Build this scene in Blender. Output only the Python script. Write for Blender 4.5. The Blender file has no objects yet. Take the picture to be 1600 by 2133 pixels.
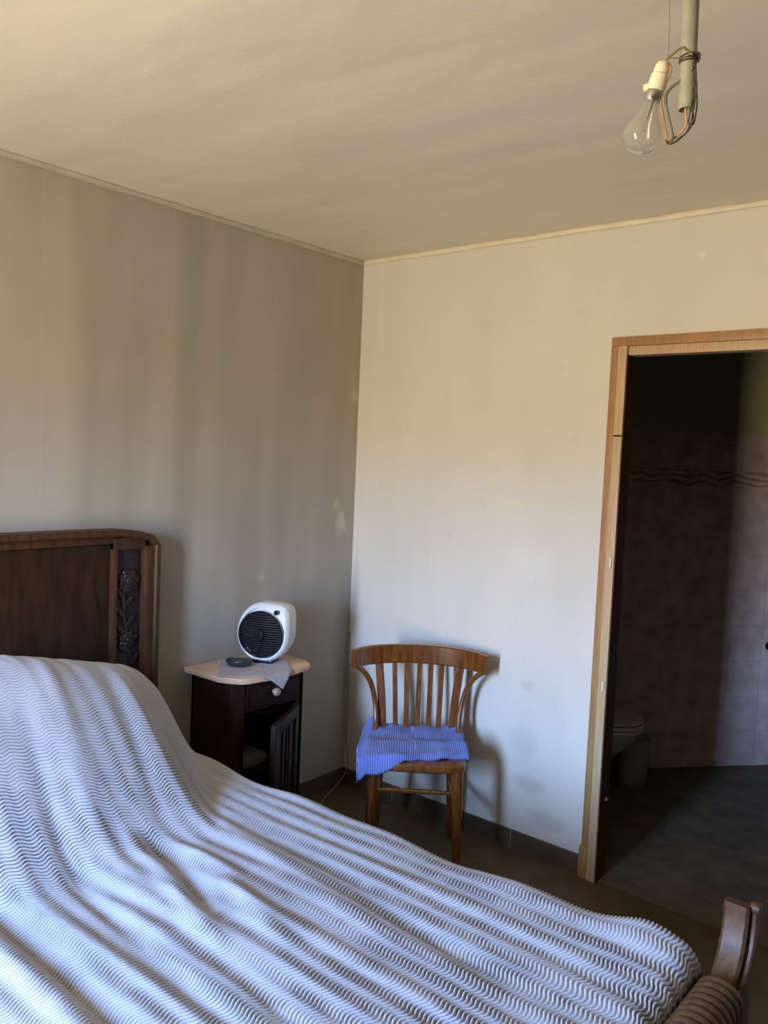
import bpy, bmesh, math, random
import numpy as np
from mathutils import Vector, Matrix, noise
R = math.radians
random.seed(7)
scn = bpy.context.scene
col = scn.collection

# ------------------------------------------------------------------ camera
F_PX, YAW, PITCH, ROLL = 1740.5, 0.6970, -0.0693, 0.04306
CAM = Vector((2.7721, -3.0799, 1.6728))
fw = Vector((-math.sin(YAW)*math.cos(PITCH), math.cos(YAW)*math.cos(PITCH), math.sin(PITCH)))
rt = Vector((math.cos(YAW), math.sin(YAW), 0)); up = rt.cross(fw)
rt2 = rt*math.cos(ROLL)+up*math.sin(ROLL); up2 = -rt*math.sin(ROLL)+up*math.cos(ROLL)
cd = bpy.data.cameras.new('camera'); cam = bpy.data.objects.new('camera', cd); col.objects.link(cam)
m = Matrix((rt2, up2, -fw)).transposed().to_4x4(); m.translation = CAM
cam.matrix_world = m
cd.sensor_fit = 'VERTICAL'; cd.sensor_height = 36.0; cd.lens = F_PX/2133*36.0
cd.clip_start = 0.02
scn.camera = cam

# ------------------------------------------------------------------ exposure
vs = scn.view_settings
vs.view_transform = 'Standard'; vs.look = 'None'; vs.gamma = 1.0; vs.use_curve_mapping = False
vs.exposure = 0.95

# ------------------------------------------------------------------ daylight: pale blue sky over sunlit warm ground
SKY_STRENGTH = 31.0
world = bpy.data.worlds.new('world'); scn.world = world; world.use_nodes = True
nt = world.node_tree; nt.nodes.clear()
tc = nt.nodes.new('ShaderNodeTexCoord'); sx = nt.nodes.new('ShaderNodeSeparateXYZ')
rp = nt.nodes.new('ShaderNodeValToRGB'); bg = nt.nodes.new('ShaderNodeBackground'); wo = nt.nodes.new('ShaderNodeOutputWorld')
mp = nt.nodes.new('ShaderNodeMapRange'); mp.inputs['From Min'].default_value = -1; mp.inputs['From Max'].default_value = 1
nt.links.new(tc.outputs['Generated'], sx.inputs[0]); nt.links.new(sx.outputs['Z'], mp.inputs['Value'])
nt.links.new(mp.outputs[0], rp.inputs[0]); nt.links.new(rp.outputs[0], bg.inputs[0]); nt.links.new(bg.outputs[0], wo.inputs[0])
els = rp.color_ramp.elements
els[0].position = 0.0; els[0].color = (0.72, 0.59, 0.40, 1)
els[1].position = 1.0; els[1].color = (0.65, 1.10, 2.20, 1)
for p, c in ((0.49, (0.72, 0.59, 0.40, 1)), (0.515, (0.70, 0.60, 0.43, 1)), (0.555, (0.88, 1.34, 2.30, 1)), (0.70, (0.80, 1.28, 2.30, 1))):
    e = els.new(p); e.color = c
bg.inputs[1].default_value = SKY_STRENGTH
WX0, WX1, WZ0, WZ1, RY = 1.18, 1.74, 0.25, 2.15, -4.2
pl = bpy.data.lights.new('window_daylight', 'AREA'); pl.shape = 'RECTANGLE'; pl.size = WX1-WX0; pl.size_y = WZ1-WZ0
pl.cycles.is_portal = True
po = bpy.data.objects.new('window_daylight', pl); po.location = ((WX0+WX1)/2, RY-0.12, (WZ0+WZ1)/2)
po.rotation_euler = (R(90), 0, 0); col.objects.link(po)   # -Z of the lamp points into the room (+Y)

# ------------------------------------------------------------------ helpers
def tag(o, label=None, cat=None, group=None, kind=None):
    if label: o['label'] = label
    if cat: o['category'] = cat
    if group: o['group'] = group
    if kind: o['kind'] = kind
    return o

def thing(name, label, cat, loc=(0, 0, 0), rz=0.0, group=None):
    o = bpy.data.objects.new(name, None); col.objects.link(o)
    o.empty_display_size = 0.05
    o.location = loc; o.rotation_euler = (0, 0, rz)
    return tag(o, label, cat, group)

def obj(name, bm, mat, parent=None, smooth=True, world=True, label=None):
    """link a bmesh as one object; world=True: vertices are in world coordinates"""
    if parent is not None and world:
        off = Vector(parent.location)
        p = parent.parent
        while p is not None:
            off += Vector(p.location); p = p.parent
        bmesh.ops.translate(bm, verts=bm.verts, vec=-off)
    bmesh.ops.recalc_face_normals(bm, faces=bm.faces)
    me = bpy.data.meshes.new(name); bm.to_mesh(me); bm.free()
    if smooth:
        for p in me.polygons: p.use_smooth = True
        try: me.set_sharp_from_angle(angle=R(35))
        except Exception: pass
    me.materials.append(mat)
    o = bpy.data.objects.new(name, me); col.objects.link(o)
    if parent is not None: o.parent = parent
    if label: o['label'] = label
    return o

def box(bm, x0, x1, y0, y1, z0, z1, bev=0.0, M=None):
    vs_ = [bm.verts.new((x, y, z)) for x in (x0, x1) for y in (y0, y1) for z in (z0, z1)]
    q = [(0,1,3,2),(4,6,7,5),(0,4,5,1),(2,3,7,6),(0,2,6,4),(1,5,7,3)]
    fs = [bm.faces.new([vs_[i] for i in f]) for f in q]
    if bev > 0:
        es = list({e for f in fs for e in f.edges})
        r = bmesh.ops.bevel(bm, geom=es, offset=bev, segments=2, affect='EDGES', profile=0.6)
        vs_ = list({v for f in r['faces'] for v in f.verts} | {v for v in vs_ if v.is_valid})
    if M is not None:
        vv = set(vs_)
        bmesh.ops.transform(bm, matrix=M, verts=[v for v in vv if v.is_valid])
    return vs_

def prism(bm, pts, a, b, fn, bev=0.0):
    """pts: 2D outline; fn(u,v,w)->xyz; extruded between w=a and w=b"""
    A = [bm.verts.new(fn(u, v, a)) for u, v in pts]; B = [bm.verts.new(fn(u, v, b)) for u, v in pts]
    n = len(pts); fa = bm.faces.new(A); fb = bm.faces.new(B[::-1])
    for i in range(n): bm.faces.new((A[i], A[(i+1) % n], B[(i+1) % n], B[i]))
    if bev > 0:
        es = list(fa.edges)+list(fb.edges)
        bmesh.ops.bevel(bm, geom=es, offset=bev, segments=2, affect='EDGES', profile=0.6)

def smooth_path(pts, n=8):
    P = [Vector(p) for p in pts]
    if len(P) < 3: return P
    out = []
    for i in range(len(P)-1):
        p0 = P[max(i-1, 0)]; p1 = P[i]; p2 = P[i+1]; p3 = P[min(i+2, len(P)-1)]
        for k in range(n):
            t = k/n
            out.append(0.5*((2*p1)+(-p0+p2)*t+(2*p0-5*p1+4*p2-p3)*t*t+(-p0+3*p1-3*p2+p3)*t**3))
    out.append(P[-1]); return out

def tube(bm, pts, r, seg=10, sx_=1.0, ref=None):
    """swept tube; r scalar or list; sx_: ratio of the second radius; ref: fixed side vector"""
    P = [Vector(p) for p in pts]; n = len(P); rings = []
    prev = None
    for i in range(n):
        t = (P[min(i+1, n-1)]-P[max(i-1, 0)]).normalized()
        if ref is not None: a = Vector(ref)
        elif prev is None: a = Vector((0, 0, 1)) if abs(t.z) < 0.9 else Vector((1, 0, 0))
        else: a = prev
        a = (a-t*a.dot(t)).normalized(); prev = a; b = t.cross(a)
        rr = r[i] if isinstance(r, (list, tuple)) else r
        rings.append([bm.verts.new(P[i]+a*math.cos(2*math.pi*k/seg)*rr+b*math.sin(2*math.pi*k/seg)*rr*sx_) for k in range(seg)])
    for i in range(n-1):
        for k in range(seg):
            bm.faces.new((rings[i][k], rings[i][(k+1) % seg], rings[i+1][(k+1) % seg], rings[i+1][k]))
    bm.faces.new(rings[0][::-1]); bm.faces.new(rings[-1])

def sweep_rect(bm, pts, sides, w, h, bev=0.0):
    """sweep a w (along side) x h rectangle with given side vectors per point"""
    P = [Vector(p) for p in pts]; n = len(P); rings = []
    for i in range(n):
        t = (P[min(i+1, n-1)]-P[max(i-1, 0)]).normalized()
        s = Vector(sides[i] if isinstance(sides, list) else sides); s = (s-t*s.dot(t)).normalized(); u = t.cross(s)
        ww = w[i] if isinstance(w, (list, tuple)) else w; hh = h[i] if isinstance(h, (list, tuple)) else h
        c = min(ww, hh)*0.22 if bev else 0.0
        a, b = ww/2, hh/2
        prof = [(a-c, b), (a, b-c), (a, -b+c), (a-c, -b), (-a+c, -b), (-a, -b+c), (-a, b-c), (-a+c, b)] if bev else [(a, b), (a, -b), (-a, -b), (-a, b)]
        rings.append([bm.verts.new(P[i]+s*x+u*y) for x, y in prof])
    k_ = len(rings[0])
    for i in range(n-1):
        for k in range(k_): bm.faces.new((rings[i][k], rings[i][(k+1) % k_], rings[i+1][(k+1) % k_], rings[i+1][k]))
    bm.faces.new(rings[0][::-1]); bm.faces.new(rings[-1])

def lathe(bm, prof, M, seg=32, cap=True):
    """prof: (radius, height) along local Z; M places it"""
    rings = []
    for r, z in prof:
        if r < 1e-6: rings.append([bm.verts.new(M @ Vector((0, 0, z)))])
        else: rings.append([bm.verts.new(M @ Vector((r*math.cos(2*math.pi*k/seg), r*math.sin(2*math.pi*k/seg), z))) for k in range(seg)])
    for A, B in zip(rings[:-1], rings[1:]):
        for k in range(seg):
            a0 = A[k % len(A)]; a1 = A[(k+1) % len(A)]; b0 = B[k % len(B)]; b1 = B[(k+1) % len(B)]
            vs_ = []
            for v in (a0, a1, b1, b0):
                if v not in vs_: vs_.append(v)
            if len(vs_) >= 3: bm.faces.new(vs_)
    if cap:
        for Rg in (rings[0], rings[-1]):
            if len(Rg) > 1: bm.faces.new(Rg)

def align(p, d, roll_ref=(0, 0, 1)):
    """matrix whose local Z points along d at p"""
    z = Vector(d).normalized(); x = Vector(roll_ref).cross(z)
    if x.length < 1e-4: x = Vector((1, 0, 0))
    x.normalize(); y = z.cross(x)
    M = Matrix((x, y, z)).transposed().to_4x4(); M.translation = Vector(p); return M

def smst(a, b, x):
    t = min(max((x-a)/(b-a), 0.0), 1.0); return t*t*(3-2*t)

# ------------------------------------------------------------------ materials
def new_mat(name):
    mt = bpy.data.materials.new(name); mt.use_nodes = True
    return mt, mt.node_tree, mt.node_tree.nodes['Principled BSDF']

def N(nt, t, **kw):
    n = nt.nodes.new(t)
    for k, v in kw.items(): setattr(n, k, v)
    return n

def plain(name, c, rough=0.5, metal=0.0, var=0.12, scale=30, bump=0.0, spec=0.5, coat=0.0, sheen=0.0):
    mt, nt, b = new_mat(name)
    tc = N(nt, 'ShaderNodeTexCoord'); no = N(nt, 'ShaderNodeTexNoise'); no.inputs['Scale'].default_value = scale; no.inputs['Detail'].default_value = 4
    rp = N(nt, 'ShaderNodeValToRGB')
    rp.color_ramp.elements[0].position = 0.3; rp.color_ramp.elements[1].position = 0.7
    rp.color_ramp.elements[0].color = [x*(1-var) for x in c]+[1]; rp.color_ramp.elements[1].color = [min(1, x*(1+var)) for x in c]+[1]
    nt.links.new(tc.outputs['Object'], no.inputs['Vector']); nt.links.new(no.outputs['Fac'], rp.inputs[0]); nt.links.new(rp.outputs[0], b.inputs['Base Color'])
    b.inputs['Roughness'].default_value = rough; b.inputs['Metallic'].default_value = metal
    b.inputs['Specular IOR Level'].default_value = spec
    if coat: b.inputs['Coat Weight'].default_value = coat; b.inputs['Coat Roughness'].default_value = 0.15
    if sheen: b.inputs['Sheen Weight'].default_value = sheen
    if bump:
        bp = N(nt, 'ShaderNodeBump'); bp.inputs['Strength'].default_value = 0.4; bp.inputs['Distance'].default_value = bump
        nt.links.new(no.outputs['Fac'], bp.inputs['Height']); nt.links.new(bp.outputs[0], b.inputs['Normal'])
    return mt

def wood(name, c1, c2, rough=0.35, stretch=(1, 1, 12), scale=14, coat=0.3, spec=0.5):
    """stretch: large number = fine variation across that axis"""
    mt, nt, b = new_mat(name)
    tc = N(nt, 'ShaderNodeTexCoord'); ma = N(nt, 'ShaderNodeMapping'); ma.inputs['Scale'].default_value = stretch
    no = N(nt, 'ShaderNodeTexNoise'); no.inputs['Scale'].default_value = scale; no.inputs['Detail'].default_value = 6; no.inputs['Distortion'].default_value = 0.6
    n2 = N(nt, 'ShaderNodeTexNoise'); n2.inputs['Scale'].default_value = 3.0
    rp = N(nt, 'ShaderNodeValToRGB'); rp.color_ramp.elements[0].position = 0.32; rp.color_ramp.elements[1].position = 0.68
    rp.color_ramp.elements[0].color = list(c1)+[1]; rp.color_ramp.elements[1].color = list(c2)+[1]
    mx = N(nt, 'ShaderNodeMix', data_type='RGBA', blend_type='MULTIPLY'); mx.inputs[0].default_value = 0.35
    nt.links.new(tc.outputs['Object'], ma.inputs[0]); nt.links.new(ma.outputs[0], no.inputs['Vector']); nt.links.new(tc.outputs['Object'], n2.inputs['Vector'])
    nt.links.new(no.outputs['Fac'], rp.inputs[0]); nt.links.new(rp.outputs[0], mx.inputs[6]); nt.links.new(n2.outputs['Color'], mx.inputs[7])
    nt.links.new(mx.outputs[2], b.inputs['Base Color'])
    b.inputs['Roughness'].default_value = rough; b.inputs['Coat Weight'].default_value = coat; b.inputs['Coat Roughness'].default_value = 0.2
    b.inputs['Specular IOR Level'].default_value = spec
    bp = N(nt, 'ShaderNodeBump'); bp.inputs['Strength'].default_value = 0.15; bp.inputs['Distance'].default_value = 0.002
    nt.links.new(no.outputs['Fac'], bp.inputs['Height']); nt.links.new(bp.outputs[0], b.inputs['Normal'])
    return mt

def plaster(name, c, blotch, amt=0.5, rough=0.85, spec=0.2, seam_axis=None, bumpd=0.004, stain_amt=0.10, marks=(), und=0.0, und_map=((0, 0, 0), (3.0, 3.0, 0.35))):
    """old painted wall: broad blotches, fine mottling, faint vertical paper seams"""
    mt, nt, b = new_mat(name); L = nt.links.new
    tc = N(nt, 'ShaderNodeTexCoord')
    big = N(nt, 'ShaderNodeTexNoise'); big.inputs['Scale'].default_value = 1.6; big.inputs['Detail'].default_value = 3; big.inputs['Roughness'].default_value = 0.55
    ma = N(nt, 'ShaderNodeMapping'); ma.inputs['Scale'].default_value = (1.5, 1.7, 0.5)
    col_ = N(nt, 'ShaderNodeTexNoise'); col_.inputs['Scale'].default_value = 2.0; col_.inputs['Detail'].default_value = 2
    fine = N(nt, 'ShaderNodeTexNoise'); fine.inputs['Scale'].default_value = 14; fine.inputs['Detail'].default_value = 6
    L(tc.outputs['Object'], big.inputs['Vector']); L(tc.outputs['Object'], ma.inputs[0]); L(ma.outputs[0], col_.inputs['Vector']); L(tc.outputs['Object'], fine.inputs['Vector'])
    r1 = N(nt, 'ShaderNodeMapRange'); r1.inputs['From Min'].default_value = 0.35; r1.inputs['From Max'].default_value = 0.65
    L(big.outputs['Fac'], r1.inputs['Value'])
    r2 = N(nt, 'ShaderNodeMapRange'); r2.inputs['From Min'].default_value = 0.4; r2.inputs['From Max'].default_value = 0.62
    L(col_.outputs['Fac'], r2.inputs['Value'])
    av = N(nt, 'ShaderNodeMath', operation='MULTIPLY'); av.inputs[1].default_value = amt
    sm = N(nt, 'ShaderNodeMath', operation='ADD'); L(r1.outputs[0], sm.inputs[0]); L(r2.outputs[0], sm.inputs[1])
    hf = N(nt, 'ShaderNodeMath', operation='MULTIPLY'); hf.inputs[1].default_value = 0.5; L(sm.outputs[0], hf.inputs[0]); L(hf.outputs[0], av.inputs[0])
    mx = N(nt, 'ShaderNodeMix', data_type='RGBA'); mx.inputs[6].default_value = list(c)+[1]; mx.inputs[7].default_value = list(blotch)+[1]
    L(av.outputs[0], mx.inputs[0])
    # grime specks
    r3 = N(nt, 'ShaderNodeMapRange'); r3.inputs['From Min'].default_value = 0.60; r3.inputs['From Max'].default_value = 0.78; r3.inputs['To Max'].default_value = stain_amt
    L(fine.outputs['Fac'], r3.inputs['Value'])
    m2 = N(nt, 'ShaderNodeMix', data_type='RGBA'); m2.inputs[7].default_value = (0.22, 0.18, 0.13, 1)
    L(r3.outputs[0], m2.inputs[0]); L(mx.outputs[2], m2.inputs[6])
    last = m2.outputs[2]
    if seam_axis is not None:
        sp = N(nt, 'ShaderNodeSeparateXYZ'); L(tc.outputs['Object'], sp.inputs[0])
        mo = N(nt, 'ShaderNodeMath', operation='PINGPONG'); mo.inputs[1].default_value = 0.265
        sh = N(nt, 'ShaderNodeMath', operation='ADD'); sh.inputs[1].default_value = 0.04; L(sp.outputs[seam_axis], sh.inputs[0]); L(sh.outputs[0], mo.inputs[0])
        r4 = N(nt, 'ShaderNodeMapRange'); r4.inputs['From Min'].default_value = 0.0; r4.inputs['From Max'].default_value = 0.004; r4.inputs['To Min'].default_value = 0.05; r4.inputs['To Max'].default_value = 0
        L(mo.outputs[0], r4.inputs['Value'])
        m3 = N(nt, 'ShaderNodeMix', data_type='RGBA'); m3.inputs[7].default_value = (0.95, 0.93, 0.86, 1)
        L(r4.outputs[0], m3.inputs[0]); L(last, m3.inputs[6]); last = m3.outputs[2]
    for (mx_, my_, mz_, ra, rz_, cc, am) in marks:      # smudges and skim repairs with a ragged outline
        mp_ = N(nt, 'ShaderNodeMapping', vector_type='TEXTURE'); mp_.inputs['Location'].default_value = (mx_, my_, mz_); mp_.inputs['Scale'].default_value = (ra, ra, rz_)
        nz = N(nt, 'ShaderNodeTexNoise'); nz.inputs['Scale'].default_value = 1.4; nz.inputs['Detail'].default_value = 4
        L(tc.outputs['Object'], mp_.inputs[0]); L(mp_.outputs[0], nz.inputs['Vector'])
        ln = N(nt, 'ShaderNodeVectorMath', operation='LENGTH'); L(mp_.outputs[0], ln.inputs[0])
        ad = N(nt, 'ShaderNodeMath', operation='ADD'); L(ln.outputs['Value'], ad.inputs[0]); L(nz.outputs['Fac'], ad.inputs[1])
        rm = N(nt, 'ShaderNodeMapRange'); rm.inputs['From Min'].default_value = 0.9; rm.inputs['From Max'].default_value = 1.5; rm.inputs['To Min'].default_value = am; rm.inputs['To Max'].default_value = 0
        L(ad.outputs[0], rm.inputs['Value'])
        mk = N(nt, 'ShaderNodeMix', data_type='RGBA'); mk.inputs[7].default_value = list(cc)+[1]; L(rm.outputs[0], mk.inputs[0]); L(last, mk.inputs[6]); last = mk.outputs[2]
    L(last, b.inputs['Base Color'])
    b.inputs['Roughness'].default_value = rough; b.inputs['Specular IOR Level'].default_value = spec
    bp = N(nt, 'ShaderNodeBump'); bp.inputs['Strength'].default_value = 0.5; bp.inputs['Distance'].default_value = bumpd
    s2 = N(nt, 'ShaderNodeTexNoise'); s2.inputs['Scale'].default_value = 5; s2.inputs['Detail'].default_value = 5; L(tc.outputs['Object'], s2.inputs['Vector'])
    L(s2.outputs['Fac'], bp.inputs['Height'])
    if und:                       # broad unevenness of the old plaster
        mu = N(nt, 'ShaderNodeMapping'); mu.inputs['Rotation'].default_value = und_map[0]; mu.inputs['Scale'].default_value = und_map[1]
        nu = N(nt, 'ShaderNodeTexNoise'); nu.inputs['Scale'].default_value = 1.0; nu.inputs['Detail'].default_value = 2; L(tc.outputs['Object'], mu.inputs[0]); L(mu.outputs[0], nu.inputs['Vector'])
        b2 = N(nt, 'ShaderNodeBump'); b2.inputs['Strength'].default_value = 1.0; b2.inputs['Distance'].default_value = und
        L(nu.outputs['Fac'], b2.inputs['Height']); L(b2.outputs[0], bp.inputs['Normal'])
    L(bp.outputs[0], b.inputs['Normal'])
    return mt

def tiles(name, c1, c2, grout, size, rough=0.4, spec=0.4, msize=0.012, rotz=0.0, plane='XY', border=None, upper=None, top=None):
    mt, nt, b = new_mat(name); L = nt.links.new
    tc = N(nt, 'ShaderNodeTexCoord'); ma = N(nt, 'ShaderNodeMapping'); ma.inputs['Rotation'].default_value = (0, 0, rotz)
    L(tc.outputs['Object'], ma.inputs[0]); vec = ma.outputs[0]
    sp = N(nt, 'ShaderNodeSeparateXYZ'); L(vec, sp.inputs[0])
    if plane == 'XZ':
        cb = N(nt, 'ShaderNodeCombineXYZ'); L(sp.outputs['X'], cb.inputs[0]); L(sp.outputs['Z'], cb.inputs[1]); vec = cb.outputs[0]
    br = N(nt, 'ShaderNodeTexBrick'); br.offset = 0.0; br.squash = 1.0
    br.inputs['Scale'].default_value = 1.0; br.inputs['Mortar Size'].default_value = msize*0.25; br.inputs['Mortar Smooth'].default_value = 0.3
    br.inputs['Brick Width'].default_value = size; br.inputs['Row Height'].default_value = size
    br.inputs['Color1'].default_value = list(c1)+[1]; br.inputs['Color2'].default_value = list(c2)+[1]; br.inputs['Mortar'].default_value = list(grout)+[1]
    L(vec, br.inputs['Vector'])
    no = N(nt, 'ShaderNodeTexNoise'); no.inputs['Scale'].default_value = 9; no.inputs['Detail'].default_value = 5; L(tc.outputs['Object'], no.inputs['Vector'])
    mr = N(nt, 'ShaderNodeMapRange'); mr.inputs['From Min'].default_value = 0.3; mr.inputs['From Max'].default_value = 0.7; mr.inputs['To Min'].default_value = 0.72; mr.inputs['To Max'].default_value = 1.15
    L(no.outputs['Fac'], mr.inputs['Value'])
    mx = N(nt, 'ShaderNodeVectorMath', operation='SCALE'); L(br.outputs['Color'], mx.inputs[0]); L(mr.outputs[0], mx.inputs['Scale'])
    last = mx.outputs[0]
    if border:                                   # a patterned frieze row and plain paint above the tiling
        z0, z1 = border
        wv = N(nt, 'ShaderNodeTexWave', wave_type='RINGS'); wv.inputs['Scale'].default_value = 9; wv.inputs['Distortion'].default_value = 6; wv.inputs['Detail'].default_value = 1
        L(vec, wv.inputs['Vector'])
        a = N(nt, 'ShaderNodeMath', operation='GREATER_THAN'); a.inputs[1].default_value = z0; L(sp.outputs['Z'], a.inputs[0])
        c = N(nt, 'ShaderNodeMath', operation='LESS_THAN'); c.inputs[1].default_value = z1; L(sp.outputs['Z'], c.inputs[0])
        mm = N(nt, 'ShaderNodeMath', operation='MULTIPLY'); L(a.outputs[0], mm.inputs[0]); L(c.outputs[0], mm.inputs[1])
        wt = N(nt, 'ShaderNodeMath', operation='GREATER_THAN'); wt.inputs[1].default_value = 0.6; L(wv.outputs['Fac'], wt.inputs[0])
        m2 = N(nt, 'ShaderNodeMath', operation='MULTIPLY'); L(mm.outputs[0], m2.inputs[0]); L(wt.outputs[0], m2.inputs[1])
        m3 = N(nt, 'ShaderNodeMath', operation='MULTIPLY'); m3.inputs[1].default_value = 0.45; L(m2.outputs[0], m3.inputs[0])
        mb = N(nt, 'ShaderNodeMix', data_type='RGBA'); mb.inputs[7].default_value = (0.10, 0.05, 0.03, 1)
        L(m3.outputs[0], mb.inputs[0]); L(last, mb.inputs[6]); last = mb.outputs[2]
    if upper:
        a = N(nt, 'ShaderNodeMath', operation='GREATER_THAN'); a.inputs[1].default_value = top; L(sp.outputs['Z'], a.inputs[0])
        mu = N(nt, 'ShaderNodeMix', data_type='RGBA'); mu.inputs[7].default_value = list(upper)+[1]
        L(a.outputs[0], mu.inputs[0]); L(last, mu.inputs[6]); last = mu.outputs[2]
    L(last, b.inputs['Base Color'])
    b.inputs['Roughness'].default_value = rough; b.inputs['Specular IOR Level'].default_value = spec
    bp = N(nt, 'ShaderNodeBump'); bp.inputs['Strength'].default_value = 0.5; bp.inputs['Distance'].default_value = 0.002; bp.invert = True
    L(br.outputs['Fac'], bp.inputs['Height']); L(bp.outputs[0], b.inputs['Normal'])
    return mt

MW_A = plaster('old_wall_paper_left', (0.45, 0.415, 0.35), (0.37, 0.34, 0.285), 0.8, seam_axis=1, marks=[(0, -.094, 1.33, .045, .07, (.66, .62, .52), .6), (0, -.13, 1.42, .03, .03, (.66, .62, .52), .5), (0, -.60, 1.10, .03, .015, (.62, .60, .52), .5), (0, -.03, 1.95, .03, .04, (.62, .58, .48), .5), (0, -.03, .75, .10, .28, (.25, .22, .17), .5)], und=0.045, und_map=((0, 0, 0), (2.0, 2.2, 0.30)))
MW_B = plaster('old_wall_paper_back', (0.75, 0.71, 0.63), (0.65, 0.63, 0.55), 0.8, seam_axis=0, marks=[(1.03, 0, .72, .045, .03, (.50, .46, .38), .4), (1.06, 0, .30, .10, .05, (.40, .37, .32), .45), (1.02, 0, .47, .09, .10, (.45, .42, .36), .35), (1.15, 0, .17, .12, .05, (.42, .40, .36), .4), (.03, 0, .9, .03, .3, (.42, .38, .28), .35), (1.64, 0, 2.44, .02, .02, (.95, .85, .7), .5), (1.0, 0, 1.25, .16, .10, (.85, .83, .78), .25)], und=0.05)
MW_O = plaster('unseen_wall_darkened', (0.12, 0.105, 0.08), (0.10, 0.085, 0.065), 0.6)  # unseen bedroom walls, darkened to cut the bounce light
MW_P = plaster('hidden_bathroom_darkened', (0.10, 0.085, 0.065), (0.08, 0.07, 0.05), 0.6)  # hidden bathroom surfaces, darkened so less light bounces inside
MCEIL = plaster('painted_ceiling', (0.80, 0.73, 0.60), (0.74, 0.67, 0.54), 0.6, rough=0.55, spec=0.4, bumpd=0.012, stain_amt=0.05, und=0.022, und_map=((0, 0, R(-25)), (0.6, 2.6, 1.0)))
MCORN = plain('paint_bead_cream', (0.80, 0.73, 0.55), 0.6, var=0.08, scale=12)
MCORN_A = plain('paint_bead_grey', (0.50, 0.46, 0.37), 0.7, var=0.10, scale=12)
MFLOOR = tiles('brown_floor_tiles', (0.110, 0.079, 0.045), (0.130, 0.094, 0.053), (0.095, 0.073, 0.047), 0.33, rough=0.6, spec=0.25)
MBFLOOR = tiles('grey_floor_tiles', (0.150, 0.122, 0.084), (0.170, 0.138, 0.096), (0.20, 0.167, 0.12), 0.20, rough=0.65, spec=0.2, rotz=R(28))
MSKIRT = tiles('skirting_tiles', (0.095, 0.068, 0.038), (0.115, 0.083, 0.048), (0.26, 0.22, 0.15), 0.33, rough=0.5, plane='XZ')
MBTILE = tiles('pink_wall_tiles', (0.66, 0.52, 0.48), (0.69, 0.545, 0.505), (0.58, 0.47, 0.43), 0.20, rough=0.5, spec=0.2, plane='XZ', border=(1.57, 1.66), upper=(0.52, 0.48, 0.30), top=1.86)
MPINE = wood('varnished_pine', (0.40, 0.20, 0.075), (0.52, 0.28, 0.11), 0.45, (9, 9, 0.8), 10, coat=0.1)
MPINE2 = wood('pale_pine', (0.60, 0.40, 0.21), (0.71, 0.49, 0.28), 0.5, (9, 9, 0.8), 10, coat=0.05)
MDARK = wood('dark_walnut', (0.026, 0.012, 0.005), (0.058, 0.026, 0.011), 0.5, (3, 3, 0.6), 9, coat=0.0, spec=0.2)
MWAL = wood('walnut_frame', (0.060, 0.027, 0.011), (0.115, 0.052, 0.022), 0.45, (8, 8, 1), 8, coat=0.0, spec=0.3)
MFOOT = wood('red_brown_walnut', (0.080, 0.038, 0.016), (0.145, 0.070, 0.030), 0.46, (6, 1.5, 6), 9, coat=0.0, spec=0.3)
MCARVE = plain('blackened_carved_wood', (0.022, 0.014, 0.013), 0.35, var=0.5, scale=60, bump=0.003)
MCHAIR = wood('honey_beech', (0.12, 0.035, 0.007), (0.26, 0.088, 0.016), 0.24, (7, 7, 1.2), 8, coat=0.5)
MNS = wood('mahogany_cabinet', (0.018, 0.006, 0.004), (0.042, 0.014, 0.010), 0.45, (6, 6, 1), 8, coat=0.0, spec=0.25)
MNSIN = plain('dark_cabinet_inside', (0.010, 0.006, 0.005), 0.8)
MMARB = plain('peach_marble', (0.74, 0.50, 0.32), 0.3, var=0.14, scale=9)
MWHITE = plain('white_plastic', (0.78, 0.81, 0.82), 0.35, var=0.03)
MBLACK = plain('glossy_black_plastic', (0.012, 0.012, 0.015), 0.12, var=0.2)
MGRIL = plain('charcoal_grille', (0.030, 0.030, 0.036), 0.30, var=0.2)
MCER = plain('white_ceramic', (0.62, 0.62, 0.58), 0.15, var=0.03)
MBIN = plain('pale_bin_plastic', (0.42, 0.41, 0.36), 0.5, var=0.05)
MSTEEL = plain('worn_metal', (0.55, 0.54, 0.52), 0.3, metal=1.0, var=0.15)
MKNOB2 = plain('dusky_knob', (0.16, 0.09, 0.07), 0.5)
MKNOB = plain('pale_wood_knob', (0.55, 0.36, 0.26), 0.35)
MPIPE = plain('grey_pvc_conduit', (0.33, 0.33, 0.27), 0.5, var=0.12, scale=40)
MSOCK = plain('cream_bakelite', (0.86, 0.82, 0.60), 0.35, var=0.05)
MW_BR = plain('brown_wire', (0.26, 0.16, 0.08), 0.5)
MW_GN = plain('grey_green_sheath', (0.16, 0.17, 0.12), 0.5)
MW_OR = plain('orange_wire', (0.62, 0.33, 0.12), 0.5)
MW_BK = plain('dark_wire', (0.06, 0.045, 0.035), 0.5)
MCORD = plain('pale_cord', (0.24, 0.21, 0.16), 0.6)
MBLUE = None
MLACE = plain('lilac_lace', (0.50, 0.46, 0.50), 0.9, var=0.15, scale=160, bump=0.002)
MSHEET = plain('mattress_ticking', (0.55, 0.53, 0.50), 0.9)
MBED = None

# glass of the bulb
MGLASS, nt_, b_ = new_mat('clear_bulb_glass')
b_.inputs['Base Color'].default_value = (0.96, 0.96, 0.93, 1); b_.inputs['Roughness'].default_value = 0.08
b_.inputs['Transmission Weight'].default_value = 0.93; b_.inputs['IOR'].default_value = 1.45
MDISH, nt_, b_ = new_mat('dark_glass_dish')
b_.inputs['Base Color'].default_value = (0.045, 0.05, 0.055, 1); b_.inputs['Roughness'].default_value = 0.12

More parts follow.
